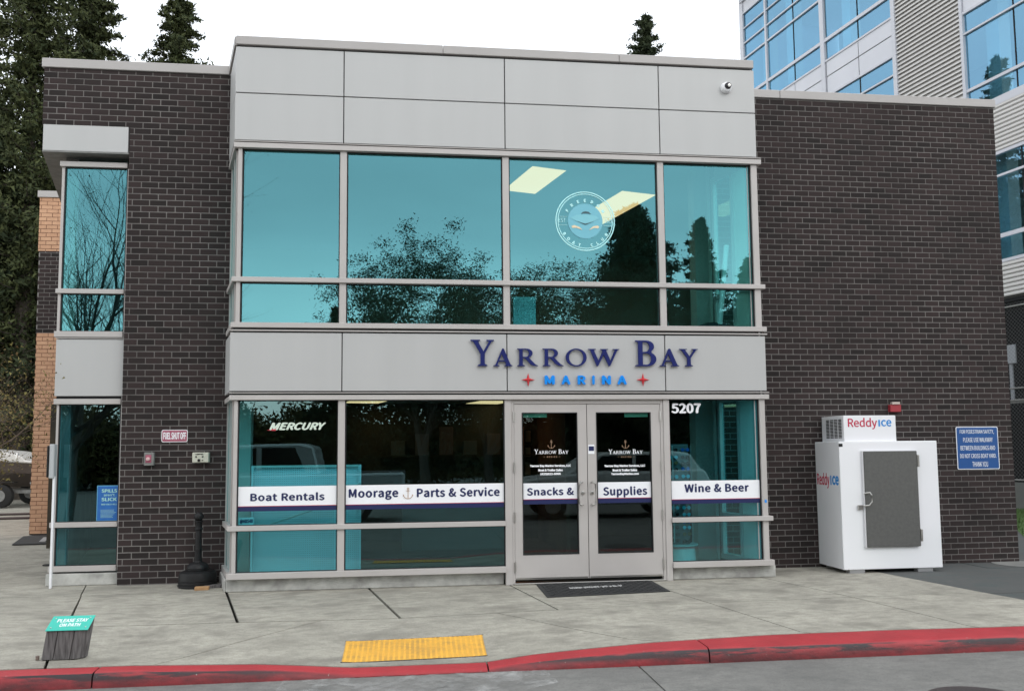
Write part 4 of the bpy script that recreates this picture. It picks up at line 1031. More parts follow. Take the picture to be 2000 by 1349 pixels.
mb.build('domes', 'yellow', t, kind='stuff', fix=False)
mb = MB()
for i in range(60):
    a = i / 59
    for b in (-.008, 1.008):
        p = l4(a, b) + Vector((0, 0, .003)); s_ = random.uniform(.004, .010)
        mb.box(p.x - s_, p.x + s_, p.y - s_ * .7, p.y + s_ * .7, p.z, p.z + .003)
mb.build('edge_dirt', 'dirt', t, kind='stuff')

# stump sign
S0 = PZ(125, 1286); S0.z = 0
t = empty('path_sign', S0, 'squat weathered timber stump with a slanted teal plate reading Please Stay On Path', 'sign')
fx = Fr((PZ(80, 1289).x, PZ(80, 1289).y), (1, .0))
wd = PZ(163, 1285).x - PZ(80, 1289).x
dp = .105; zf = .225; zbk = .300
edges = [0, .285, .43, .69, .77, 1.0]
# lean a little to the right like the photo
def lean(p): return Vector((p.x + .033 * p.z / .225, p.y, p.z))
for i, (a, b) in enumerate(((0, .27), (.285, .67), (.685, 1.0))):
    x0, x1 = a * wd, b * wd; cut = .05 if i == 2 else 0
    poly = [(x0, 0), (x1 - cut, 0), (x1, cut), (x1, dp), (x0, dp)] if cut else [(x0, 0), (x1, 0), (x1, dp), (x0, dp)]
    n = len(poly); P = [lean(fx.p(x, y, 0)) for x, y in poly] + [lean(fx.p(x, y, zf + (zbk - zf) * y / dp)) for x, y in poly]
    MB().add(P, [list(range(n))[::-1], list(range(n, 2 * n))] + [(j, (j + 1) % n, n + (j + 1) % n, n + j) for j in range(n)]).build('timber', 'oldwood', t, bevel=.003)
sl_ = (zbk - zf) / dp; nn = Vector((0, -sl_, 1)).normalized()
def onp(a, b, h): 
    p = lean(fx.p(a, b, zf + sl_ * b)); return p + nn * h
ww_ = wd
P = [onp(-.004, -.012, .002), onp(ww_ + .004, -.012, .002), onp(ww_ + .004, dp + .004, .002), onp(-.004, dp + .004, .002)]; P += [p + nn * .004 for p in P]
MB().add(P, [(3, 2, 1, 0), (4, 5, 6, 7), (0, 1, 5, 4), (1, 2, 6, 5), (2, 3, 7, 6), (3, 0, 4, 7)]).build('plate', 'tealsign', t)
for s, a0, a1, b0, b1 in (('PLEASE STAY', .15, .89, .53, .80), ('ON PATH', .26, .76, .17, .44)):
    vs, fs = text2d(s, .010); ax = min(v.x for v in vs); bx = max(v.x for v in vs); ay = min(v.y for v in vs); by = max(v.y for v in vs)
    P = [onp((a0 + (v.x - ax) / (bx - ax) * (a1 - a0)) * ww_, (b0 + (v.y - ay) / (by - ay) * (b1 - b0)) * dp, .0068 + .0005 * v.z) for v in vs]
    MB().add(P, fs).build('lettering', 'whitevinyl', t, fix=False)
for a, b in ((.08, .12), (.92, .12), (.08, .85), (.92, .85)):
    p = onp(a * ww_, b * dp, .006); MB().tube([p, p + nn * .004], [.006, .004], 8).build('screw', 'steel', t)
pp = PZ(73, 1288); MB().tube([(pp.x, pp.y, 0), (pp.x, pp.y, .03)], .013, 10).build('post_stub', mat('rusty', (.16, .12, .10)), t)

# ice freezer
IX0, IX1, IY0, IY1, IZ = 7.372, 8.690, .155, .808, 1.635
IY0 = .17
t = empty('ice_freezer', (8.03, .5, 0), 'white ice freezer with a dark grey door and Reddy Ice lettering against the brick wall', 'ice freezer')
MB().box(IX0, IX1, IY0, IY1, .045, IZ).build('cabinet', 'white', t, bevel=.006)
for a in (IX0 + .08, IX1 - .33):
    for b in (IY0 + .01, IY1 - .12): MB().box(a, a + .2, b, b + .09, .0, .044).build('foot', mat('galvanised', (.35, .35, .36), metal=.5, rough=.4), t)
cx0, cx1 = PY(1648, 840, IY0 + .04).x, PY(1750, 840, IY0 + .04).x
cz1 = PY(1700, 811, IY0 + .04).z
cb = MB().box(cx0, cx1, IY0 + .04, IY1 - .03, IZ, cz1).build('compressor_housing', 'white', t, bevel=.004)
mb = MB()
for j in range(13):
    z = IZ + .05 + j * (cz1 - IZ - .1) / 12.
    for c_ in range(4): mb.box(cx0 - .0015, cx0 + .001, IY0 + .09 + c_ * .105, IY0 + .175 + c_ * .105, z - .006, z + .006)
mb.build('vent_slots', 'dark', cb, kind='stuff')
g0, g1 = PY(1688, 1066, IY0 - .03), PY(1792, 881, IY0 - .03)
dx0, dx1, dz0, dz1 = PY(1690, 975, IY0 - .03).x, PY(1794, 975, IY0 - .03).x, PY(1742, 1067, IY0 - .03).z, PY(1742, 880.5, IY0 - .03).z
d = MB().box(dx0, dx1, IY0 - .045, IY0 - .006, dz0, dz1).build('door', 'darkdoor', t, bevel=.006)
MB().box(dx0 - .018, dx0 - .002, IY0 - .03, IY0 - .002, dz0 - .004, dz1 + .006).box(dx0 - .002, dx1, IY0 - .028, IY0 - .002, dz1 + .001, dz1 + .006).build('door_seal', mat('seal', (.6, .6, .62)), d)
for z in ((dz1 - .2), (dz0 + .06)): MB().box(dx1 + .002, dx1 + .024, IY0 - .055, IY0 - .002, z, z + .15).build('hinge', 'steel', d, bevel=.004)
hx = PY(1695, 975, IY0 - .08).x; hz0, hz1 = PY(1695, 983, IY0 - .08).z, PY(1695, 963, IY0 - .08).z
MB().tube([(hx - .02, IY0 - .045, hz1), (hx + .03, IY0 - .085, hz1 + .01), (hx + .045, IY0 - .095, hz1 - .02), (hx + .045, IY0 - .095, hz0 + .02), (hx + .02, IY0 - .08, hz0 - .02), (hx - .04, IY0 - .05, hz0 - .03)], .010, 8).build('handle', 'steel', d, smooth=True)
MB().box(hx - .10, hx - .035, IY0 - .03, IY0 - .002, hz0 - .075, hz0 - .02).build('latch', 'steel', d, bevel=.004)
ice_blue = mat('ice_blue', (.02, .24, .62)); ice_red = mat('ice_red', (.48, .015, .06))
yf = IY0 + .038
def XF(u): return PY(u, 826, yf).x
def ZF(v): return PY(1700, v, yf).z
words_on('lettering', 'Reddy', XF(1656), XF(1713), ZF(838), ZF(815.5), yf, t, ice_red, bold=.006, th=.001)
MB().box(XF(1715.5), XF(1718.8), yf - .001, yf, ZF(832.5), ZF(819.5)).build('lettering', ice_blue, t)
words_on('lettering', 'ce', XF(1720.8), XF(1741), ZF(832.5), ZF(819.5), yf, t, ice_blue, bold=.01, th=.001)
# side lettering (on the left side face, reading back to front)
SF = Fr((IX0, IY1), (0, -1)); SF.n = Vector((1, 0, 0))
words_on('lettering', 'Reddy', .03, .36, 1.035, 1.235, -.0005, t, ice_red, bold=.01, th=.001, fr=SF)
MB().box(.385, .412, -.0015, -.0005, 1.085, 1.205, SF).build('lettering', ice_blue, t)
words_on('lettering', 'ce', .43, .60, 1.085, 1.205, -.0005, t, ice_blue, bold=.02, th=.001, fr=SF)
MB().box(PY(1638, 870, IY0).x - .0, PY(1645.5, 870, IY0).x, IY0 - .002, IY0 - .0005, PY(1640, 872, IY0).z, PY(1640, 866, IY0).z).build('sticker', 'black', t)

# narrow post with edge-on panel by the corner window
PX = Vector((PY(101, 1000, .72).x, .72, 0))
t = empty('post_panel', PX, 'slim white post with a grey panel seen edge on beside the left corner window', 'post')
MB().box(PX.x - .012, PX.x + .014, .74, .77, .0, PY(100, 930, .72).z).build('post', 'white', t, bevel=.003)
MB().box(PY(96, 900, .72).x, PY(106, 900, .72).x, .71, .80, PY(98, 934, .72).z, PY(98, 867, .72).z).build('panel', mat('pale_grey', (.42, .44, .45)), t, bevel=.008)
MB().box(PY(92, 900, .72).x, PY(95.6, 900, .72).x, .70, .80, PY(98, 932, .72).z, PY(98, 870, .72).z).build('dark_rim', 'black', t, bevel=.008)
p_ = PZ(93, 1104); o = MB().box(p_.x - .06, p_.x + .05, p_.y - .03, p_.y + .05, 0, .02).build('door_stop', 'rubber', bevel=.004); tag(o, 'small black rubber wedge on the concrete left of the corner window', 'wedge')

# far mat by the tan wing
q = [PZ(23, 1064), PZ(46, 1047.5), PZ(112, 1043.5), PZ(112, 1061)]
o = MB().prism([(p.x, p.y) for p in (q[0], q[3], q[2], q[1])], .0, .012).build('door_mat', 'rubber'); tag(o, 'dark mat on the ground at the foot of the tan brick wing', 'door mat')
o = MB().prism([(p.x, p.y) for p in (PZ(76, 1058.5), PZ(88, 1058), PZ(96, 1049), PZ(85, 1050))], .012, .014).build('folded_paper', mat('grey_paper', (.3, .3, .3))); tag(o, 'pale grey scrap lying on the far dark mat', 'scrap')

# ================================================================== TAN BRICK WING
YO = 7.879
tw = empty('tan_brick_wing', (-4.5, YO, 0), 'tan brick wing with a dark brick band seen behind the left corner of the shop', 'building')
tf = lambda z: 'brick' if 4.003 < z < 5.669 else 'tanbrick'
ow = MB().box(-5.40, -2.6, YO + .21, YO + .5, 0, 6.75).build('wing_wall', 'tanmortar', tw)
brickwork(ow, [(-5.40, -4.30, .03, 4.0)], 'tanbrick', 'tanmortar', .01, .0815, -5.39, 0, .215, YO, 'o', budget=120)
brickwork(ow, [(-5.41, -4.30, 4.0, 5.67)], 'brick', 'mortar', .01, .0815, -5.39, 0, .215, YO, 'o', budget=30)
brickwork(ow, [(-5.425, -4.30, 5.67, 6.77)], 'tanbrick', 'tanmortar', .01, .0815, -5.39, 0, .215, YO, 'o', budget=60)
MB().box(-5.46, -2.6, YO - .03, YO + .3, 6.775, 6.905).build('coping', 'coping', tw)
MB().box(-5.40, -2.6, YO + .02, YO + .12, 0, .03).build('base_gap', 'dark', tw)
s2 = Fr((-5.40, YO + .1), SD); s2.n = Vector((SD.y, -SD.x, 0)); MB().box(0, 8, 0, .2, 0, 6.8, s2).build('side_wall', 'tanbrick', tw)

# ================================================================== OFFICE BUILDING (right)
OD = Vector((-.19372, .98106, 0)); OF = Fr((17.156, 9.833), OD); OF.n = Vector((OD.y, -OD.x, 0))
off = empty('office_building', (19, 12, 0), 'tall grey office building with blue glass bands and ribbed louvres behind on the right', 'building')
def ob(name, mt, a0, a1, b0, b1, z0, z1, **k): return MB().box(a0, a1, b0, b1, z0, z1, OF).build(name, mt, off, **k)
def opane(a, b, z0, z1): gbox(a, b, .06, .07, z0, z1, OF).build('pane', ['officeglass', 'clear'], off, fix=False)
rows_far = [(18.03, 18.6), (17.43, 17.99), (16.83, 17.38), (15.33, 16.77), (14.58, 15.22)]
rows2 = [(12.78, 13.31), (11.19, 12.73), (10.6, 11.12)]
secs = [(9.68, 11.05), (8.07, 9.57), (6.63, 8.04), (4.86, 6.36), (3.40, 4.83)]
for a, b in secs:
    for z0, z1 in rows_far: opane(a, b, z0, z1)
    for z0, z1 in rows2: opane(a, b, z0, z1)
    ob('spandrel_panel', 'officepanel', a, b, .03, .05, 14.02, 14.52, bevel=.004); ob('spandrel_panel', 'officepanel', a, b, .03, .05, 13.38, 13.99, bevel=.004)
    ob('spandrel_panel', 'officepanel', a, b, .03, .05, 9.2, 10.52, bevel=.004)
    ob('spandrel_panel', 'officepanel', a, b, .03, .05, 18.66, 19.1, bevel=.004)
for z0, z1 in ((18.6, 18.66), (17.99, 18.03), (17.38, 17.43), (16.77, 16.83), (15.22, 15.33), (14.52, 14.58), (13.31, 13.38), (12.73, 12.78), (11.12, 11.19), (10.52, 10.6)):
    ob('rail', 'officeframe', 3.38, 9.6, .0, .06, z0, z1); ob('rail', 'officeframe', 9.68, 11.1, .0, .06, z0, z1)
for a, b in ((9.58, 9.67), (6.40, 6.60), (11.06, 11.22), (3.25, 3.38)): ob('mullion', 'officeframe', a, b, -.01, .08, 9, 19.3)
for a in (8.045, 4.835):
    for z0, z1 in ((14.58, 18.6), (10.6, 13.31)): ob('joint_gasket', 'void', a, a + .02, .04, .075, z0, z1)
# louvre section
nsl = 72
for i in range(nsl):
    z = 10.0 + i * .128
    MB().add([OF.p(a, b, z + dz) for a in (.90, 3.22) for b, dz in ((.0, .0), (.0, .018), (.055, .095), (.075, .09), (.02, .0))], [(0, 1, 2, 3, 4), (9, 8, 7, 6, 5), (0, 5, 6, 1), (1, 6, 7, 2), (2, 7, 8, 3), (3, 8, 9, 4), (4, 9, 5, 0)]).build('slat', 'louvre', off)
ob('louvre_backing', 'louvre', .88, 3.25, .078, .09, 9.8, 19.3)
ob('mullion', 'officeframe', .80, .895, -.02, .1, 5.3, 19.3); ob('mullion', 'officeframe', 3.225, 3.30, -.02, .08, 9, 19.3)
# right section
for a, b in ((-.70, .79), (-2.25, -.72), (-3.8, -2.27), (-5.3, -3.82)):
    for z0, z1 in ((14.6, 16.1), (16.2, 18.2), (12.78, 13.31), (11.19, 12.73), (10.62, 11.11), (8.58, 9.11), (7.03, 8.52), (6.36, 6.92)): opane(a, b, z0, z1)
    ob('spandrel_panel', 'officepanel', a, b, .03, .05, 13.38, 14.55, bevel=.004)
for z0, z1 in ((13.31, 13.38), (14.55, 14.6), (12.73, 12.78), (11.11, 11.19), (10.5, 10.62), (9.11, 9.19), (8.52, 8.58), (6.92, 7.03), (6.28, 6.36)): ob('rail', 'officeframe', -5.3, .80, .0, .06, z0, z1)
for a in (-.72, -2.27, -3.82):
    for z0, z1 in ((14.6, 18), (10.62, 13.31), (6.36, 9.11)): ob('joint_gasket', 'void', a, a + .02, .04, .075, z0, z1)
def ribs(z0, z1):
    z = z0
    while z < z1 - .05:
        MB().add([OF.p(a, b, z + dz) for a in (-5.3, .80) for b, dz in ((.04, .0), (-.005, .022), (-.005, .085), (.045, .108))], [(0, 1, 2, 3), (7, 6, 5, 4), (0, 4, 5, 1), (1, 5, 6, 2), (2, 6, 7, 3), (3, 7, 4, 0)]).build('slat', 'louvre', off); z += .113
    ob('rib_backing', 'void', -5.3, .80, .05, .07, z0 - .02, z1)
ribs(9.20, 10.40); ribs(5.38, 6.26)
ob('rail', 'officeframe', -5.3, .8, -.01, .06, 10.41, 10.50)
# inside: floors, rear wall, columns
for z in (6.1, 10.3, 14.35, 18.9): ob('floor_slab', 'drywall', -5.3, 11.0, .12, 4.5, z - .3, z)
ob('rear_wall', mat('office_inside', (.35, .35, .34)), -5.3, 11.0, 4.5, 4.7, 5, 19.2)
for a in (10.4, 8.9, 5.9, .3): 
    for z in (6.1, 10.3, 14.35): ob('column', 'drywall', a, a + .4, .7, 1.1, z, z + 4.0)
ob('parapet', 'officeframe', -5.3, 11.2, -.05, .2, 19.1, 19.6)
MB().box(-5.5, 11.7, -.6, 5, 19.6, 19.8, OF).build('roof_overhang', mat('brown_soffit', (.10, .07, .06)), off)
ob('end_wall', 'officepanel', 11.2, 11.3, .0, 5, 5, 19.6)
# lower storey: dark open parking deck
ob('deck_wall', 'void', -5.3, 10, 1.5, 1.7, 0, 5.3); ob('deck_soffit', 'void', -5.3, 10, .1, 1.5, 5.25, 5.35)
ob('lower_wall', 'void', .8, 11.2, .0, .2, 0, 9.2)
ow2 = MB().box(-5.3, .8, -.05, .15, 0, .66, OF).build('retaining_wall', mat('retaining_concrete', (.14, .145, .14), (.11, .115, .11), nscale=2)); tag(ow2, 'low concrete retaining wall under the mesh fence at the right edge', 'wall')
# chain link fence
fe = empty('mesh_fence', OF.p(-1, -.02, .66), 'chain link fence on the low concrete wall in front of the dark deck', 'fence')
mb = MB(); zf0, zf1 = .68, 5.2
def wire(a0, z0, a1, z1, r=.004): mb.add([OF.p(a0, .02, z0), OF.p(a1, .02, z1), OF.p(a1, .02 + r, z1 + r * 1.4), OF.p(a0, .02 + r, z0 + r * 1.4), OF.p(a0, .02, z0 + 2 * r), OF.p(a1, .02, z1 + 2 * r)], [(0, 1, 2, 3), (3, 2, 5, 4), (0, 4, 5, 1)])
st = .10
L = 3.2; H = zf1 - zf0
i = -H
while i < L:
    for sgn in (1, -1):
        a0 = max(i, 0); z0 = a0 - i; a1 = min(i + H, L); z1 = a1 - i
        if a1 > a0:
            if sgn == 1: wire(-2.4 + a0, zf0 + z0, -2.4 + a1, zf0 + z1)
            else: wire(-2.4 + L - a0, zf0 + z0, -2.4 + L - a1, zf0 + z1)
    i += st
mb.build('wire_mesh', mat('galvanised_wire', (.16, .165, .17), rough=.5), fe, kind='stuff', fix=False)
for z in (.72, 2.72, 3.02, 5.1): MB().tube([OF.p(-2.4, .0, z), OF.p(.8, .0, z)], .022, 8).build('rail', 'greybox', fe)
for a in (-2.4, .78): MB().tube([OF.p(a, .0, .66), OF.p(a, .0, 5.2)], .03, 8).build('post', 'greybox', fe)
def offp(u, v, b):
    r = ray(u, v); n = OF.n; k_ = (OF.o + n * b - CP).dot(n) / r.dot(n); return CP + r * k_
p0, p1 = offp(1958, 710, .3), offp(1983, 672, .3); pa_ = (p0 - OF.o).dot(OF.d); pb_ = (p1 - OF.o).dot(OF.d)
bs = empty('board_on_post', offp(1970, 770, .3), 'blank pale board on a short post behind the mesh fence', 'sign')
MB().box(min(pa_, pb_), max(pa_, pb_), .28, .32, p0.z - .02, p1.z, OF).build('board', mat('pale_board', (.34, .36, .39)), bs)
pc = ((p0 + p1) / 2 - OF.o).dot(OF.d); MB().box(pc - .05, pc + .04, .33, .37, p0.z - .95, p0.z - .0, OF).build('post', mat('pale_board2', (.34, .36, .39)), bs)
MB().box(-2.4, .8, .25, .45, p0.z - 1.05, p0.z - .97, OF).build('ledge', 'greybox', bs)
# grass strip in front of that wall
gz = MB().add([OF.p(-3.5, -.05, .004), OF.p(.8, -.05, .004), OF.p(.8, -1.1, .004), OF.p(-3.5, -4.2, .004)], [(0, 1, 2, 3)])
gz = MB(); pts = [offp(1966, 998, -.06), PZ(1968, 1022), PZ(2000, 1052), PZ(2080, 1120), OF.p(-5.2, -.06, 0), OF.p(.8, -.06, 0)]
poly = [(p.x, p.y) for p in (PZ(1966, 1018), PZ(1978, 1026), PZ(2003, 1051), PZ(2080, 1100))] + [(OF.p(-5.2, -.06, 0).x, OF.p(-5.2, -.06, 0).y), (OF.p(.9, -.06, 0).x, OF.p(.9, -.06, 0).y)]
gb = MB().prism(poly, -.001, .004).build('grass_verge', 'grass', kind='structure')
rg_ = np.random.RandomState(3); xs = np.array([p[0] for p in poly]); ys = np.array([p[1] for p in poly]); T = []
def inside(x, y):
    c = False; n = len(poly)
    for i in range(n):
        x1, y1 = poly[i]; x2, y2 = poly[(i + 1) % n]
        if (y1 > y) != (y2 > y) and x < (x2 - x1) * (y - y1) / (y2 - y1) + x1: c = not c
    return c
while len(T) < 9000:
    x, y = rg_.uniform(xs.min(), xs.max()), rg_.uniform(ys.min(), ys.max())
    if not inside(x, y): continue
    a = rg_.uniform(0, 6.28); h = rg_.uniform(.03, .08); dx, dy = .006 * math.cos(a), .006 * math.sin(a)
    T.append([(x - dx, y - dy, .004), (x + dx, y + dy, .004), (x + rg_.uniform(-.03, .03), y + rg_.uniform(-.03, .03), h)])
g = trimesh('grass_blades', T, 'grass', None, kind='stuff'); tag(g, 'short green grass on the verge below the low wall', 'grass')

# ================================================================== BEHIND THE GLASS
t = empty('display_shelf', (.8, .45, 0), 'empty perforated display gondola behind the leftmost ground floor windows', 'shelf unit')
a, b = PY(490, 1000, .42).x, PY(705, 1000, .42).x; z1 = PY(600, 908, .42).z
MB().box(a + .03, b - .03, .44, .455, .15, z1 - .03).build('pegboard', 'peg', t)
for x in (a, b - .03): MB().box(x, x + .03, .40, .46, .02, z1).build('upright', 'peg', t)
MB().box(a + .03, b - .03, .41, .46, z1 - .028, z1).build('top_rail', 'drywall', t); MB().box(a + .03, b - .03, .41, .46, .12, .149).build('bottom_rail', 'drywall', t)
p0, p1 = PY(530, 1022, .38), PY(608, 996, .38); MB().tube([(p0.x, .38, p0.z), (p1.x, .38, p1.z)], .012, 4).build('brace', 'drywall', t)
MB().tube([(PY(690, 950, .38).x, .38, PY(690, 950, .38).z), (PY(704, 942, .38).x, .38, PY(704, 942, .38).z)], .01, 4).build('bracket', 'drywall', t)
# sunglasses stand
sx = PY(1325, 950, .5).x
t = empty('sunglasses_stand', (sx, .55, 0), 'revolving stand of sunglasses just inside the rightmost ground floor window', 'display stand')
MB().lathe((sx, .55, 0), [(.22, .02), (.20, .32), (.17, .36)], 20).build('base', 'drywall', t, smooth=True)
MB().lathe((sx, .55, 0), [(.24, .36), (.24, .375)], 24).build('tray', 'drywall', t, smooth=True)
MB().box(sx - .12, sx + .12, .45, .65, .38, 1.62).build('core', mat('stand_core', (.10, .11, .11)), t)
lens_m = [mat('lens_dark', (.01, .01, .012), rough=.08), mat('lens_blue', (.02, .10, .35), rough=.1), mat('lens_teal', (.05, .45, .55), rough=.1), mat('lens_amber', (.20, .10, .04), rough=.1)]
rnd = random.Random(2)
for i in range(15):
    for c_ in (-.075, .075):
        z = .42 + i * .08 + rnd.uniform(-.01, .01); mb = MB()
        for s_ in (-1, 1):
            o_ = Vector((sx + c_ + s_ * .032, .43, z)); mb.tube([o_, o_ + Vector((0, -.006, 0))], [.025, .022], 8)
        mb.box(sx + c_ - .01, sx + c_ + .01, .425, .43, z, z + .006); mb.build('sunglasses', lens_m[rnd.choice([0, 0, 0, 1, 2, 3, 0])], t)
MB().box(sx - .10, sx - .085, .42, .44, .4, 1.6).box(sx + .14, sx + .15, .42, .44, .4, 1.6).build('wire', 'steel', t)
# picture frames and notices on the rear wall, seen through the doors; counter
for (u0, u1, v0, v1, lb) in ((1023, 1039, 838, 866, 'dark picture frame inside, uppermost behind the left door'), (1023, 1039, 870, 895, 'dark picture frame inside, middle one behind the left door'), (1023, 1039, 899, 930, 'dark picture frame inside, lowest behind the left door')):
    p, q_ = PY(u0, v1, 5.18), PY(u1, v0, 5.18); o = empty('picture_frame', (p.x, 5.18, p.z), lb, 'picture'); MB().box(p.x, q_.x, 5.17, 5.19, p.z, q_.z).build('frame', 'black', o); MB().box(p.x + .03, q_.x - .03, 5.16, 5.169, p.z + .03, q_.z - .03).build('print', mat('print_grey', (.25, .22, .17)), o)
p, q_ = PY(1084, 905, 5.1), PY(1125, 813, 5.1); o = MB().box(p.x, q_.x, 5.10, 5.19, .02, q_.z).build('inner_door', mat('brown_door', (.05, .035, .025))); tag(o, 'dark brown inner door seen through the left entrance door', 'door')
o = MB().box(1.9, 3.6, 3.6, 4.2, .012, 1.0).build('shop_counter', mat('counter', (.20, .19, .17)), bevel=.01); tag(o, 'plain shop counter dimly seen inside behind the second window', 'counter')
for i in range(6):
    x = 1.7 + i * .42; h = .25 + .12 * (i % 3)
    o = MB().box(x, x + .24, 5.0, 5.15, 1.5, 1.5 + h).build('boxed_goods', mat('box%d' % i, (.10 + .03 * (i % 3), .09, .075)), bevel=.005); tag(o, 'boxed goods on the rear shelf inside the shop, the %s from the left' % ('first', 'second', 'third', 'fourth', 'fifth', 'sixth')[i], 'box', 'boxes on the rear shelf')
o = MB().box(1.5, 4.3, 4.98, 5.19, 1.47, 1.495).build('rear_shelf', 'darkint'); tag(o, 'long shelf on the rear wall inside the shop', 'shelf')
# upstairs: leaning rolled poster, bag, small blue screen
sx0 = PY(1405, 600, .5).x
p0, p1 = PY(1402, 630, .45), PY(1418, 545, .45); o = MB().tube([(p0.x, .45, 2.95), (p1.x, .40, PY(1420, 480, .42).z)], .035, 12).build('rolled_tube', 'white', smooth=True); tag(o, 'pale rolled tube leaning in the upper right window', 'tube')
mb = MB(); c = PY(1392, 640, .55)
mb.sphere((c.x, .5, 3.02), .26, 16, sc=(1.15, .6, .62)).sphere((c.x + .28, .52, 3.0), .14, 12, sc=(1.1, .7, .7)); o = mb.build('black_bag', 'jacket', smooth=True); tag(o, 'black bag slumped on the sill in the upper right window', 'bag')
p0, p1 = PY(1003, 636, .3), PY(1046, 580, .3); o = MB().box(p0.x, p1.x, .30, .34, 2.96, p1.z).build('screen_back', mat('pale_screen', (.30, .52, .60))); tag(o, 'pale blue panel standing on the sill of the third upper window', 'panel')

# ================================================================== TREES
def leaves_at(rg, C_, n, spread, size, flat=.6, droop=0.):
    """n little triangles round each puff centre"""
    C_ = np.asarray(C_); m_ = len(C_); idx = np.repeat(np.arange(m_), n); c = C_[idx]
    sp = np.asarray(spread); sp = sp[idx][:, None] if sp.ndim else sp
    off_ = rg.normal(0, 1, (len(c), 3)) * [1, 1, flat]; c = c + off_ * sp
    d = rg.normal(0, 1, (len(c), 3)); d[:, 2] -= droop; d /= np.linalg.norm(d, axis=1)[:, None]
    e = np.cross(d, rg.normal(0, 1, (len(c), 3))); e /= np.linalg.norm(e, axis=1)[:, None]
    s = size * rg.uniform(.6, 1.4, (len(c), 1))
    return np.stack([c - e * s * .28, c + e * s * .28, c + d * s], 1)
def conifer(name, label, x, y, H, Rm, seed, mt='needle', z0=.8, nb=150, leaf=.17, per=34, cone=.75, group=None, cat='tree', k=5, gap=0):
    rg = np.random.RandomState(seed); t = empty(name, (x, y, 0), label, cat, group)
    n = 7; pts = [(x + rg.uniform(-.06, .06), y, H * i / n) for i in range(n + 1)]
    MB().tube(pts, [max(.02, Rm * .11 * (1 - i / n) + .015) for i in range(n + 1)], 8).build('trunk', 'bark', t, smooth=True)
    C_ = []; S = []; br = MB()
    for i in range(nb):
        tt = (i + rg.uniform(0, 1)) / nb; tt = tt ** .85; z = z0 + tt * (H - z0); az = i * 2.399 + rg.uniform(-.5, .5)
        L = Rm * ((1 - tt) ** cone) * (.45 + .65 * rg.uniform(0, 1) ** .8) * (1.0 + .18 * math.sin(az * 3 + z * 1.7 + seed)) + .10
        tip = None
        for j in range(k):
            f = (j + .6) / k; r = L * f; dz = -.10 * r + .22 * L * f * f * .6 + rg.uniform(-.05, .05)
            C_.append((x + r * math.cos(az) + rg.uniform(-.06, .06) * L, y + r * math.sin(az) + rg.uniform(-.06, .06) * L, z + dz)); S.append(.045 + .095 * L * (1 - .35 * f))
        if L > .5: br.tube([(x, y, z - .05), (x + .55 * L * math.cos(az), y + .55 * L * math.sin(az), z - .04 * L), (x + .95 * L * math.cos(az), y + .95 * L * math.sin(az), z + .05 * L)], [.035, .022, .008], 4, cap=False)
    T = leaves_at(rg, C_, per, np.minimum(np.array(S), .26), leaf, .55)
    top = leaves_at(rg, [(x, y, H - .05 - .2 * q) for q in range(6)], 12, .05, leaf * .8, 3); T = np.concatenate([T, top])
    trimesh('crown', T, mt, t)
    if br.v: br.build('branches', 'bark', t, fix=False, kind='stuff')
    return t
def U(u, D): return CP + ray(u, 889) .normalized() * 0 + Vector((0, 0, 0))
def at(u, D):
    r = ray(u, 880); k_ = D / (r.dot(Vector((.1204, .9927, 0)))); p = CP + r * k_; return p.x, p.y
G1 = 'tall conifers standing behind the shop'
for (u, D, H, Rm, s, lb, kw) in (
    (38, 31, 24, 3.6, 1, 'very tall dark conifer filling the top left corner', dict(nb=260, per=44, cone=.45)),
    (-70, 34, 24, 3.0, 2, 'dark conifer cut off by the left edge behind the yard', dict(nb=260, per=36)),
    (95, 40, 22, 2.6, 8, 'dark conifer half hidden just left of the brick coping', dict(nb=260, per=32, mt='needledark')),
    (26, 33, 12.5, 3.0, 9, 'lower conifer with yellowish tips left of the tan wing', dict(nb=150, per=44)),
    (155, 34, 25, 3.0, 3, 'broad conifer rising behind the left end of the shop roof', dict(nb=230, per=44, cone=.5)),
    (331, 36, 21.9, 3.0, 4, 'pointed conifer with a light green top behind the roof left of the bay', dict(nb=190, per=44, cone=.52)),
    (1280, 41, 23.4, 3.0, 5, 'single dark conifer top rising behind the bay coping', dict(nb=190, per=40, cone=.55, mt='needledark')),
    (233, 60, 29.0, 2.2, 6, 'tiny distant conifer tip beside the broad conifer', dict(nb=90, per=16, cone=.7, mt='needledark')),
    (257, 62, 29.1, 2.2, 7, 'tiny distant conifer tip, the right one of two', dict(nb=90, per=16, cone=.7, mt='needledark'))):
    x, y = at(u, D); conifer('conifer', lb, x, y, H, Rm, s, group=G1, **kw)
i_ = 0
for x, y, H in ((-13.5, 23, 14.5), (-10.2, 24.5, 15.5), (-7.4, 22.5, 14.2), (-4.4, 24, 15.2), (-1.4, 23, 14.6), (1.6, 24.5, 15.4)):  # added trees, hidden by the shop, blocking sky from the lower office glass
    conifer('conifer', 'unseen conifer added behind the shop to darken the office glass, %s from the left' % ('first', 'second', 'third', 'fourth', 'fifth', 'sixth')[i_], x, y, H, 2.9, 70 + i_, mt='needledark', nb=150, per=30, leaf=.22, cone=.5, group='unseen conifers added to darken the office glass'); i_ += 1
i_ = 0
for u, D, H in ((-130, 44, 17), (-20, 46, 15), (60, 48, 18), (130, 46, 16), (5, 38, 9), (70, 37, 8)):
    x, y = at(u, D); conifer('conifer', 'shadowy conifer in the dark row beyond the boat yard, %s from the left' % ('first', 'second', 'third', 'fourth', 'fifth', 'sixth')[i_], x, y, H, 3.6, 20 + i_, mt='needledark', nb=170, per=22, leaf=.26, cone=.55, group='dark trees beyond the boat yard', z0=.2, k=4); i_ += 1
rg = np.random.RandomState(52); Cc = []
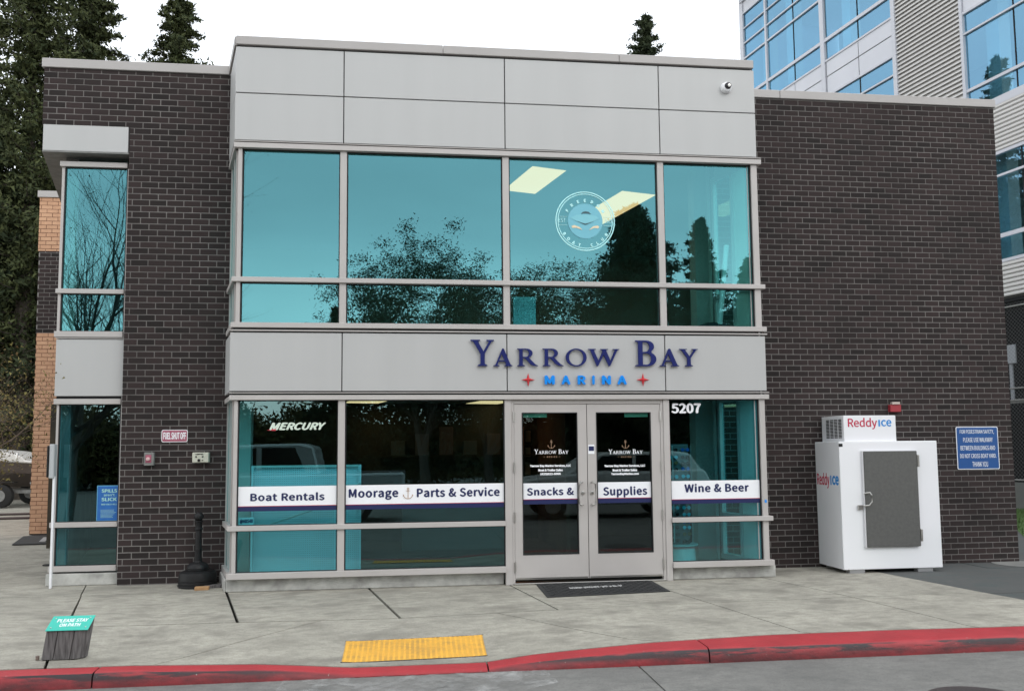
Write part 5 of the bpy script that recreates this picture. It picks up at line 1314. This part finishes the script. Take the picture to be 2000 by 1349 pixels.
for i in range(700):
    u = rg.uniform(-300, 70); D = rg.uniform(36, 40); x, y = at(u, D); Cc.append((x, y, rg.uniform(.1, 1) * 4.2))
g = trimesh('undergrowth', leaves_at(rg, Cc, 20, .5, .30, .8), 'needledark', None, kind='stuff'); tag(g, 'dark undergrowth along the back of the boat yard', 'shrubs')
# background tree mass closing the gap low behind the boat
rg = np.random.RandomState(50); Cc = []
for i in range(900):
    u = rg.uniform(-260, 150); D = rg.uniform(42, 52); x, y = at(u, D); Cc.append((x, y, rg.uniform(.2, 9) ))
g = trimesh('far_trees', leaves_at(rg, Cc, 16, .6, .5, .8), 'needledark', None, kind='stuff'); tag(g, 'dark mass of undergrowth and trees beyond the yard', 'trees')

def baretree(name, label, x, y, seed, H=7., lean=(0, 0), depth=5, leaf=None, nleaf=0, r0=.09, cat='tree', spread=.5, lsize=.05, mt='twig', first=.28, kids=(2, 3), up=.28, origin_z=0, lay=None, leafmt='shrubleaf'):
    rn = random.Random(seed); t = empty(name, (x, y, 0), label, cat); tr = MB(); tw = MB(); tips = []
    def grow(p, d, L, r, lv):
        n = 4; pts = [p]; q = p.copy(); dd = d.copy()
        for i in range(n):
            dd = (dd + Vector((rn.uniform(-.16, .16), rn.uniform(-.16, .16), rn.uniform(-.08, .14)))).normalized(); q = q + dd * L / n; pts.append(q.copy())
        rr = [r * (1 - .45 * i / n) for i in range(n + 1)]
        (tr if lv == 0 else tw).tube(pts, rr, 7 if lv == 0 else (5 if lv < 3 else 3), cap=False)
        if lv >= depth:
            tips.extend(pts[1:]); return
        if lv >= depth - 2: tips.extend(pts[2:])
        for k_ in range(rn.randint(*kids) + (2 if lv == 0 else 0)):
            i = rn.randint(1, n) if lv else rn.randint(2, n)
            a = rn.uniform(0, 6.283); side = Vector((math.cos(a), math.sin(a), 0)); nd = (dd * .75 + side * rn.uniform(spread * .6, spread * 1.5) + Vector((0, 0, up * rn.uniform(.3, 1)))).normalized()
            grow(pts[i], nd, L * rn.uniform(.58, .82), rr[i] * rn.uniform(.5, .68), lv + 1)
        grow(pts[-1], (dd + Vector((rn.uniform(-.2, .2), rn.uniform(-.2, .2), .1))).normalized(), L * .75, rr[-1] * .85, lv + 1)
    grow(Vector((x, y, origin_z)), Vector((lean[0], lean[1], 1)).normalized(), H * first, r0, 0)
    tr.build('trunk', 'bark', t, smooth=True, fix=False); tw.build('branches', mt, t, fix=False)
    if nleaf:
        rg = np.random.RandomState(seed); pick = [tips[rg.randint(len(tips))] for _ in range(nleaf)]
        trimesh('leaves', leaves_at(rg, [tuple(p) for p in pick], 1, .05, lsize, 1), leafmt, t)
    return t
# leaning bare tree reaching in from the left edge
baretree('young_tree', 'half bare shrubby tree with olive leaves reaching in at the left edge', -4.15, 1.9, 11, H=5.2, lean=(.16, -.05), depth=5, nleaf=4200, r0=.05, lsize=.040, spread=.95, kids=(3, 4), first=.24)
baretree('young_tree', 'second half bare shrub behind the first at the left edge', -5.3, 3.6, 12, H=5.6, lean=(.05, 0), depth=5, nleaf=4200, r0=.05, lsize=.042, spread=.9, kids=(3, 4), first=.24)
x, y = at(1416, 50); baretree('bare_tree', 'pale leafless tree tip above the right end of the bay coping', x, y, 14, H=28.5, depth=5, r0=.45, spread=.3, kids=(2, 3))

# ---- behind the camera: seen only as reflections in the glass
def mirror_x(u, D, yw=0.): 
    r = ray(u, 700); k_ = (D) / r.y; return CP.x + r.x * k_
def broadleaf(label, x, y, H, Rm, seed, mt='leaf', puffs=420, per=46, leaf=.20, zlow=.25):
    rg = np.random.RandomState(seed); t = baretree('broadleaf_tree', label, x, y, seed, H=H * .98, depth=5, r0=.26, spread=.55, kids=(2, 3), mt='bark', first=.26)
    C_ = []
    while len(C_) < puffs:
        v = rg.normal(0, 1, 3); v /= np.linalg.norm(v); a_ = math.atan2(v[1], v[0])
        r = rg.uniform(.35, 1.0) ** .6 * (1 + .13 * math.sin(3 * a_ + seed) + .10 * math.sin(7 * v[2] + seed))
        if rg.uniform() < .16 * (1 + math.sin(9 * v[2] + 4 * a_)): continue
        C_.append((x + v[0] * r * Rm, y + v[1] * r * Rm, H * .60 + v[2] * r * H * .36))
    trimesh('crown', leaves_at(rg, C_, per, .20, leaf, .8), mt, t); return t
EY = -26.0; DD = 9.87 + 26
def zr(v, D): return 1.54 + (884 - v) / 1646 * D
broadleaf('broad half bare tree across the lot, reflected in the second upper window', mirror_x(835, DD), EY, zr(440, DD) * 1.02, 4.1, 31, mt='needledark', per=80, leaf=.085, puffs=820)
broadleaf('round tree across the lot reflected at the mullion', mirror_x(960, DD), EY - 1, zr(520, DD), 3.0, 32, mt='needledark', per=80, puffs=480, leaf=.085)
broadleaf('lower broad tree across the lot reflected in the third window', mirror_x(1100, DD + 2), EY - 2, zr(500, DD + 2), 3.9, 33, mt='needledark', per=85, leaf=.085, puffs=640)
conifer('dark_fir', 'tall dark fir across the lot reflected beside the round decal', mirror_x(1245, DD), EY, zr(385, DD), 3.9, 34, mt='needledark', nb=360, per=50, cone=.55, z0=.3, leaf=.16)
conifer('dark_fir', 'pointed fir across the lot reflected in the upper right window', mirror_x(1392, DD), EY - 1, zr(398, DD), 4.4, 35, mt='needledark', nb=190, per=50, cone=1.0, z0=.3, leaf=.16)
conifer('dark_fir', 'smaller fir at the right of the reflected tree line', mirror_x(1470, DD), EY, zr(490, DD), 3.4, 36, mt='needledark', nb=150, per=44, cone=1.0, z0=.3, leaf=.16)
conifer('dark_fir', 'small fir at the left of the reflected tree line', mirror_x(650, DD), EY - 2, zr(590, DD), 2.4, 37, mt='needledark', nb=110, per=36, cone=1.0, z0=.3, leaf=.16)
baretree('bare_tree', 'bare tree on the left of the lot reflected in the corner window', -5.0, -5.6, 41, H=13.5, lean=(.12, 0), depth=5, nleaf=1200, r0=.16, lsize=.035, spread=.62, kids=(3, 4), mt='bark', first=.19)
baretree('bare_tree', 'thin bare tree beside the one reflected in the corner window', -5.6, -8.4, 42, H=13.0, depth=5, nleaf=300, r0=.10, lsize=.035, spread=.5, kids=(3, 3), mt='bark', first=.22)
rg = np.random.RandomState(60); Cc = []
for i in range(6000):
    x = rg.uniform(-32, 40); hh = 3.5 if x < -1 else 9.2; yy = rg.uniform(-34, -30); Cc.append((x, yy, rg.uniform(0, 1) ** .8 * hh * (0.9 + .14 * math.sin(x * 1.7) + .08 * math.sin(x * 5.1))))
g = trimesh('far_hedge', leaves_at(rg, Cc, 34, .45, .24, .7), 'leaf', None, kind='stuff'); tag(g, 'belt of dark trees and undergrowth across the lot', 'trees')
gb = MB().box(-70, 80, -46, -45, -.1, 3.4); o = gb.build('bank', mat('bank_green', (.05, .06, .02), (.09, .08, .03), nscale=.4), kind='structure')

# ---- vehicles behind the camera
def vehicle(name, label, cat, x0, L, y0, W, body, cabin, wheels, paint, sgn=1):
    t = empty(name, (x0 + L / 2, y0, ROADZ), label, cat)
    def pr(poly, ya, yb, nm, mt, par=t, bev=.03, inset=0.):
        mb = MB(); n = len(poly); a_ = [Vector((x0 + px * L, ya + inset * pz, ROADZ + pz)) for px, pz in poly]; b_ = [Vector((x0 + px * L, yb - inset * pz, ROADZ + pz)) for px, pz in poly]
        mb.add(a_ + b_, [list(range(n)), list(range(n, 2 * n))[::-1]] + [((i + 1) % n, i, n + i, n + (i + 1) % n) for i in range(n)]); return mb.build(nm, mt, par, bevel=bev)
    pr(body, y0, y0 + W, 'body', paint, bev=.05)
    cb_ = pr(cabin, y0 + .10, y0 + W - .10, 'cabin', paint, bev=.05)
    return t, pr, cb_
def wheels(t, xs_, ys_, r=.39):
    for x in xs_:
        for y in ys_:
            w = MB().tube([(x, y - .12, ROADZ + r), (x, y + .12, ROADZ + r)], r, 24).build('wheel', 'tyre', t, smooth=True); MB().tube([(x, y - .13, ROADZ + r), (x, y + .13, ROADZ + r)], r * .6, 16).build('rim', 'steel', w, smooth=True)
tx0, tL = -4.0, 5.9; ty0, tW = -12.6, 1.95
t, pr, cb_ = vehicle('pickup_truck', 'silver crew cab pickup parked across the lane behind the viewer', 'pickup truck', tx0, tL, ty0, tW,
  [(.0, .45), (.01, .95), (.04, 1.08), (.20, 1.16), (1.0, 1.20), (1.0, .48), (.84, .40), (.70, .40), (.30, .38), (.12, .38)], [(.19, 1.12), (.29, 1.78), (.34, 1.88), (.58, 1.90), (.63, 1.82), (.66, 1.15)], None, 'truck')
for nm, poly in (('side_window', [(.245, 1.24), (.315, 1.76), (.405, 1.80), (.405, 1.24)]), ('side_window', [(.425, 1.24), (.425, 1.80), (.56, 1.80), (.60, 1.24)])):
    for yy in (ty0 + tW - .099, ty0 + .096): pr(poly, yy, yy + .004, nm, 'carglass', cb_, bev=0)
MB().box(tx0 + .66 * tL, tx0 + tL, ty0 + .12, ty0 + tW - .12, ROADZ + 1.195, ROADZ + 1.21).build('bed_rail', 'black', t)
MB().box(tx0 + .30 * tL, tx0 + .34 * tL, ty0 + tW, ty0 + tW + .18, ROADZ + 1.2, ROADZ + 1.36).build('wing_mirror', 'black', t, bevel=.02)
wheels(t, (tx0 + .17 * tL, tx0 + .80 * tL), (ty0 + .12, ty0 + tW - .12))
t, pr, cb_ = vehicle('white_car', 'white estate car parked behind the viewer, right of the pickup', 'car', 4.6, 4.9, -12.4, 1.9,
  [(.0, .45), (.0, .85), (.05, 1.0), (.28, 1.12), (.97, 1.18), (1.0, .9), (.99, .45), (.8, .35), (.2, .35)], [(.24, 1.08), (.40, 1.56), (.46, 1.64), (.80, 1.64), (.90, 1.58), (.97, 1.12)], None, 'carwhite')
for poly in ([(.36, 1.16), (.44, 1.54), (.60, 1.56), (.60, 1.16)], [(.62, 1.16), (.62, 1.56), (.80, 1.55), (.88, 1.16)]):
    yy = -12.4 + 1.9 - .099; pr(poly, yy, yy + .004, 'side_window', 'carglass', cb_, bev=0)
wheels(t, (5.5, 8.5), (-12.28, -10.62), .34)

# ---- boat on its trailer in the yard
BYY = 17.5
xr = PY(66, 900, BYY).x
t = empty('motor_boat', (xr - 3, BYY, 0), 'brown hulled motor boat with a white deck on a trailer behind the tan wing', 'boat')
def bx(u): return PY(u, 900, BYY).x
def bzz(u, v): return PY(u, v, BYY).z
mb = MB(); secs_ = []
for f in range(9):
    x = xr + .9 - f * .78; wd_ = 1.05 * min(1, (1.12 - (f / 8) ** 2.2)); zt_ = bzz(62, 905) + .012 * f * 3; zk = .55 + .02 * f + (.35 * max(0, (f - 5) / 3) ** 2)
    P = [(x, BYY, zt_), (x, BYY + .05 + .12, zk + .45), (x, BYY + wd_, zk), (x, BYY + 2 * wd_ - .17, zk + .45), (x, BYY + 2 * wd_, zt_)]
    secs_.append([Vector(p) for p in P])
for s_ in secs_: mb.v += s_
for i in range(8):
    for j in range(4): mb.f.append([i * 5 + j, i * 5 + j + 1, (i + 1) * 5 + j + 1, (i + 1) * 5 + j]); mb.fm.append(0)
mb.f.append([0, 1, 2, 3, 4]); mb.fm.append(0); mb.f.append([40, 41, 42, 43, 44][::-1]); mb.fm.append(0)
mb.build('hull', 'hull', t, smooth=True)
zt0 = bzz(62, 905)
dk = [(bx(-120), bzz(-120, 893)), (bx(66), zt0), (bx(66), bzz(62, 900)), (bx(50), bzz(50, 899)), (bx(45), bzz(45, 893)), (bx(36), bzz(36, 888)), (bx(0), bzz(0, 881)), (bx(-60), bzz(-60, 876)), (bx(-120), bzz(-120, 876))]
MB().prismy(dk, BYY - .06, BYY + 1.9).build('deck', 'hullwhite', t, bevel=.03)
MB().tube([(bx(34), BYY - .02, bzz(34, 897)), (bx(34), BYY - .02, bzz(34, 887)), (bx(33), BYY - .02, bzz(33, 884))], [.05, .05, .03], 10).build('cleat', 'steel', t, smooth=True)
words_on('lettering', 'ARIMA', bx(14), bx(38), bzz(30, 930), bzz(30, 926), BYY - .005, t, 'hullwhite', bold=.01) if False else None
MB().tube([(bx(53), BYY + .3, bzz(53, 945)), (bx(60), BYY + .3, bzz(60, 943))], .06, 8).build('outdrive', 'greybox', t)
tr_ = empty('boat_trailer', (xr - 3, BYY, 0), 'dark trailer with chunky tyres under the motor boat', 'trailer')
MB().box(xr - 5.5, xr + .1, BYY + .25, BYY + .35, .42, .52).box(xr - 5.5, xr + .1, BYY + 1.7, BYY + 1.8, .42, .52).build('frame', 'greybox', tr_)
wx = bx(4); wr = (bzz(4, 946) - bzz(4, 990)) / 2 + .02
for yy in (BYY - .12, BYY + 2.0):
    w = MB().tube([(wx, yy, wr), (wx, yy + .02, wr), (wx, yy + .2, wr), (wx, yy + .22, wr)], [wr * .88, wr, wr, wr * .9], 28).build('wheel', 'tyre', tr_, smooth=True)
    MB().tube([(wx, yy - .015, wr), (wx, yy + .1, wr)], [wr * .5, wr * .5], 20).build('rim', 'greybox', w, smooth=True)
    MB().box(wx - .42, wx + .42, yy - .02, yy + .24, wr * 2 + .03, wr * 2 + .06).build('mudguard', 'black', tr_, bevel=.01)
# dark rails across the yard
for v in (1005, 1013):
    p, q_ = PZ(-60, v + 2), PZ(110, v - 2); o = MB().tube([p + Vector((0, 0, .02)), q_ + Vector((0, 0, .02))], .03, 4).build('ground_hose', mat('rust%d' % v, (.05, .03, .028))); tag(o, 'dark pipe lying across the yard concrete, the %s one' % ('farther' if v == 1005 else 'nearer'), 'pipe')
# manhole at the bottom right
mp_ = PZ(1925, 1370, ROADZ); o = MB().lathe((mp_.x, mp_.y, 0), [(.36, ROADZ - .004), (.36, ROADZ + .004), (.33, ROADZ + .005), (.0, ROADZ + .005)], 40).build('manhole_cover', mat('iron', (.045, .035, .035), (.03, .025, .025), rough=.6, bump=.3)); tag(o, 'rusty dark manhole cover in the road at the bottom right', 'manhole cover')
